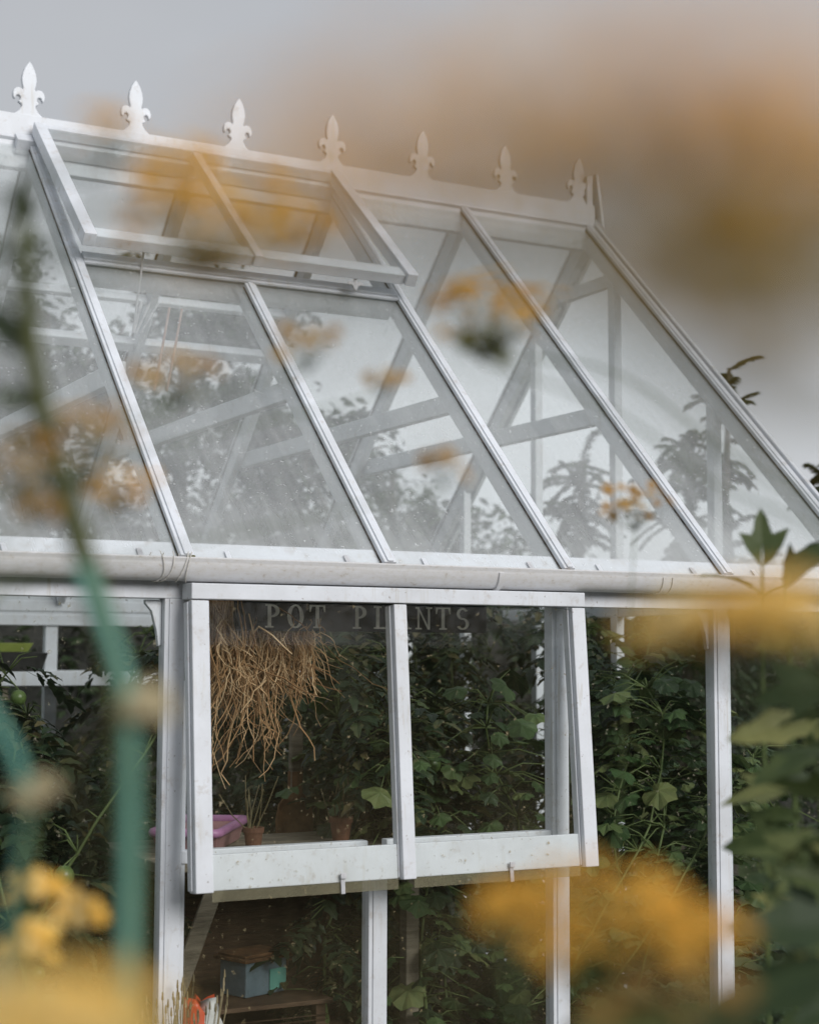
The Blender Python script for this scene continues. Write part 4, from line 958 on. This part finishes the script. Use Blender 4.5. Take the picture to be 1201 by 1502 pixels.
leafy('leafy_plant', 'yellow green border plant with toothed leaves along the right edge', (b.x, b.y, .008), stems_, LIMELEAF, SAWS+[LOBED, LOBED]+COMPS[:2], 2, STEM, .0018)
b = at(1000, 1560, .95)
leafy('leafy_plant', 'pale olive low leaves blurred along the bottom right of the picture', (b.x, b.y, .008),
      [([(1000, 1560, .95), (990, 1480, .95)], [((1000, 1500, .95), (830, 1490, .95), UP), ((990, 1480, .95), (870, 1440, .95), UPE), ((1030, 1500, .95), (1115, 1430, .95), UP2), ((1000, 1510, .95), (1100, 1500, .9), UP2)])], OLIVELEAF, OVATES, 3)
# left dark seed head and olive stem
b = at(188, 1502, .84)
leafy('leafy_plant', 'thick olive stem with dark drooping leaves and seed heads at the left edge', (b.x, b.y, .008),
      [([(188, 1450, .84), (188, 1040, .84), (135, 850, .9), (75, 660, .95), (45, 520, .95), (35, 330, .95)], [((35, 330, .95), (30, 250, .95), UP), ((40, 300, .95), (-40, 260, .95), UPE), ((40, 520, .95), (-30, 430, .95), UP2),
         ((30, 330, .95), (65, 290, .95), UP), ((75, 660, .95), (10, 620, .95), UP), ((100, 740, .95), (40, 760, .95), UP), ((35, 340, .95), (85, 375, .95), UP2), ((30, 380, .95), (-30, 350, .95), UP), ((60, 600, .95), (-20, 560, .95), UP2), ((90, 720, .95), (150, 690, .95), UP)])], leafmat('dark_olive_leaf', [(.015, .025, .012), (.03, .045, .018), (.05, .07, .02)], .2), OVATES, 4, surf('olive_stem', [(.3, (.05, .06, .02)), (.7, (.11, .12, .04))], 30, .7, .1), .0085)
# teal stakes
for i, (pts, lab) in enumerate((([(190, 1600, .8), (190, 1300, .8), (190, 1020, .8), (150, 900, .8), (118, 830, .8)], 'bent teal coated garden stake standing in front of the left wall pane'),
                                ([(-10, 1600, .85), (5, 1400, .85), (48, 1190, .85), (20, 1100, .85), (-30, 1020, .85)], 'second teal garden stake bent out of the left edge of the picture'))):
    P = [at(*q) for q in pts]; P[0] = V(P[1].x, P[1].y, 0.0); m = MB(); sm = []
    for a_, b_ in zip(P[:-1], P[1:]):
        for k in range(6): sm.append(a_.lerp(b_, k/6))
    sm.append(P[-1])
    for _ in range(2): sm = [sm[0]]+[(sm[j-1]+sm[j]*2+sm[j+1])/4 for j in range(1, len(sm)-1)]+[sm[-1]]
    m.tube(sm, .0037, 10); tag(obj('garden_stake', m, TEAL, None, P[0], smooth=True), lab, 'garden stake', 'teal garden stakes')
# dry lavender clump outside, by the left post
r = random.Random(77); m = MB(); m2 = MB(); t = thing('lavender_clump', 'dry straw-coloured lavender clump at the foot of the left post', 'plant', (-.03, -.10, .008))
for i in range(90):
    p = V(-.03+r.gauss(0, .02), -.10+r.gauss(0, .015), .008); e = p+V(r.gauss(.0, .055), r.gauss(0, .04), r.uniform(.45, .63)); m.tube([p, p.lerp(e, .6)+V(0, 0, .01), e, e+V(0, 0, .003), e+V(0, 0, .022)], [.0016, .0012, .0009, .0032, .0015], 4)
DL = leafmat('dull_straw', [(.12, .10, .05), (.22, .18, .09), (.36, .30, .18)], .2)
obj('stem', m, DL, t)
for o in D.objects:
    if '_o' in o: del o['_o']
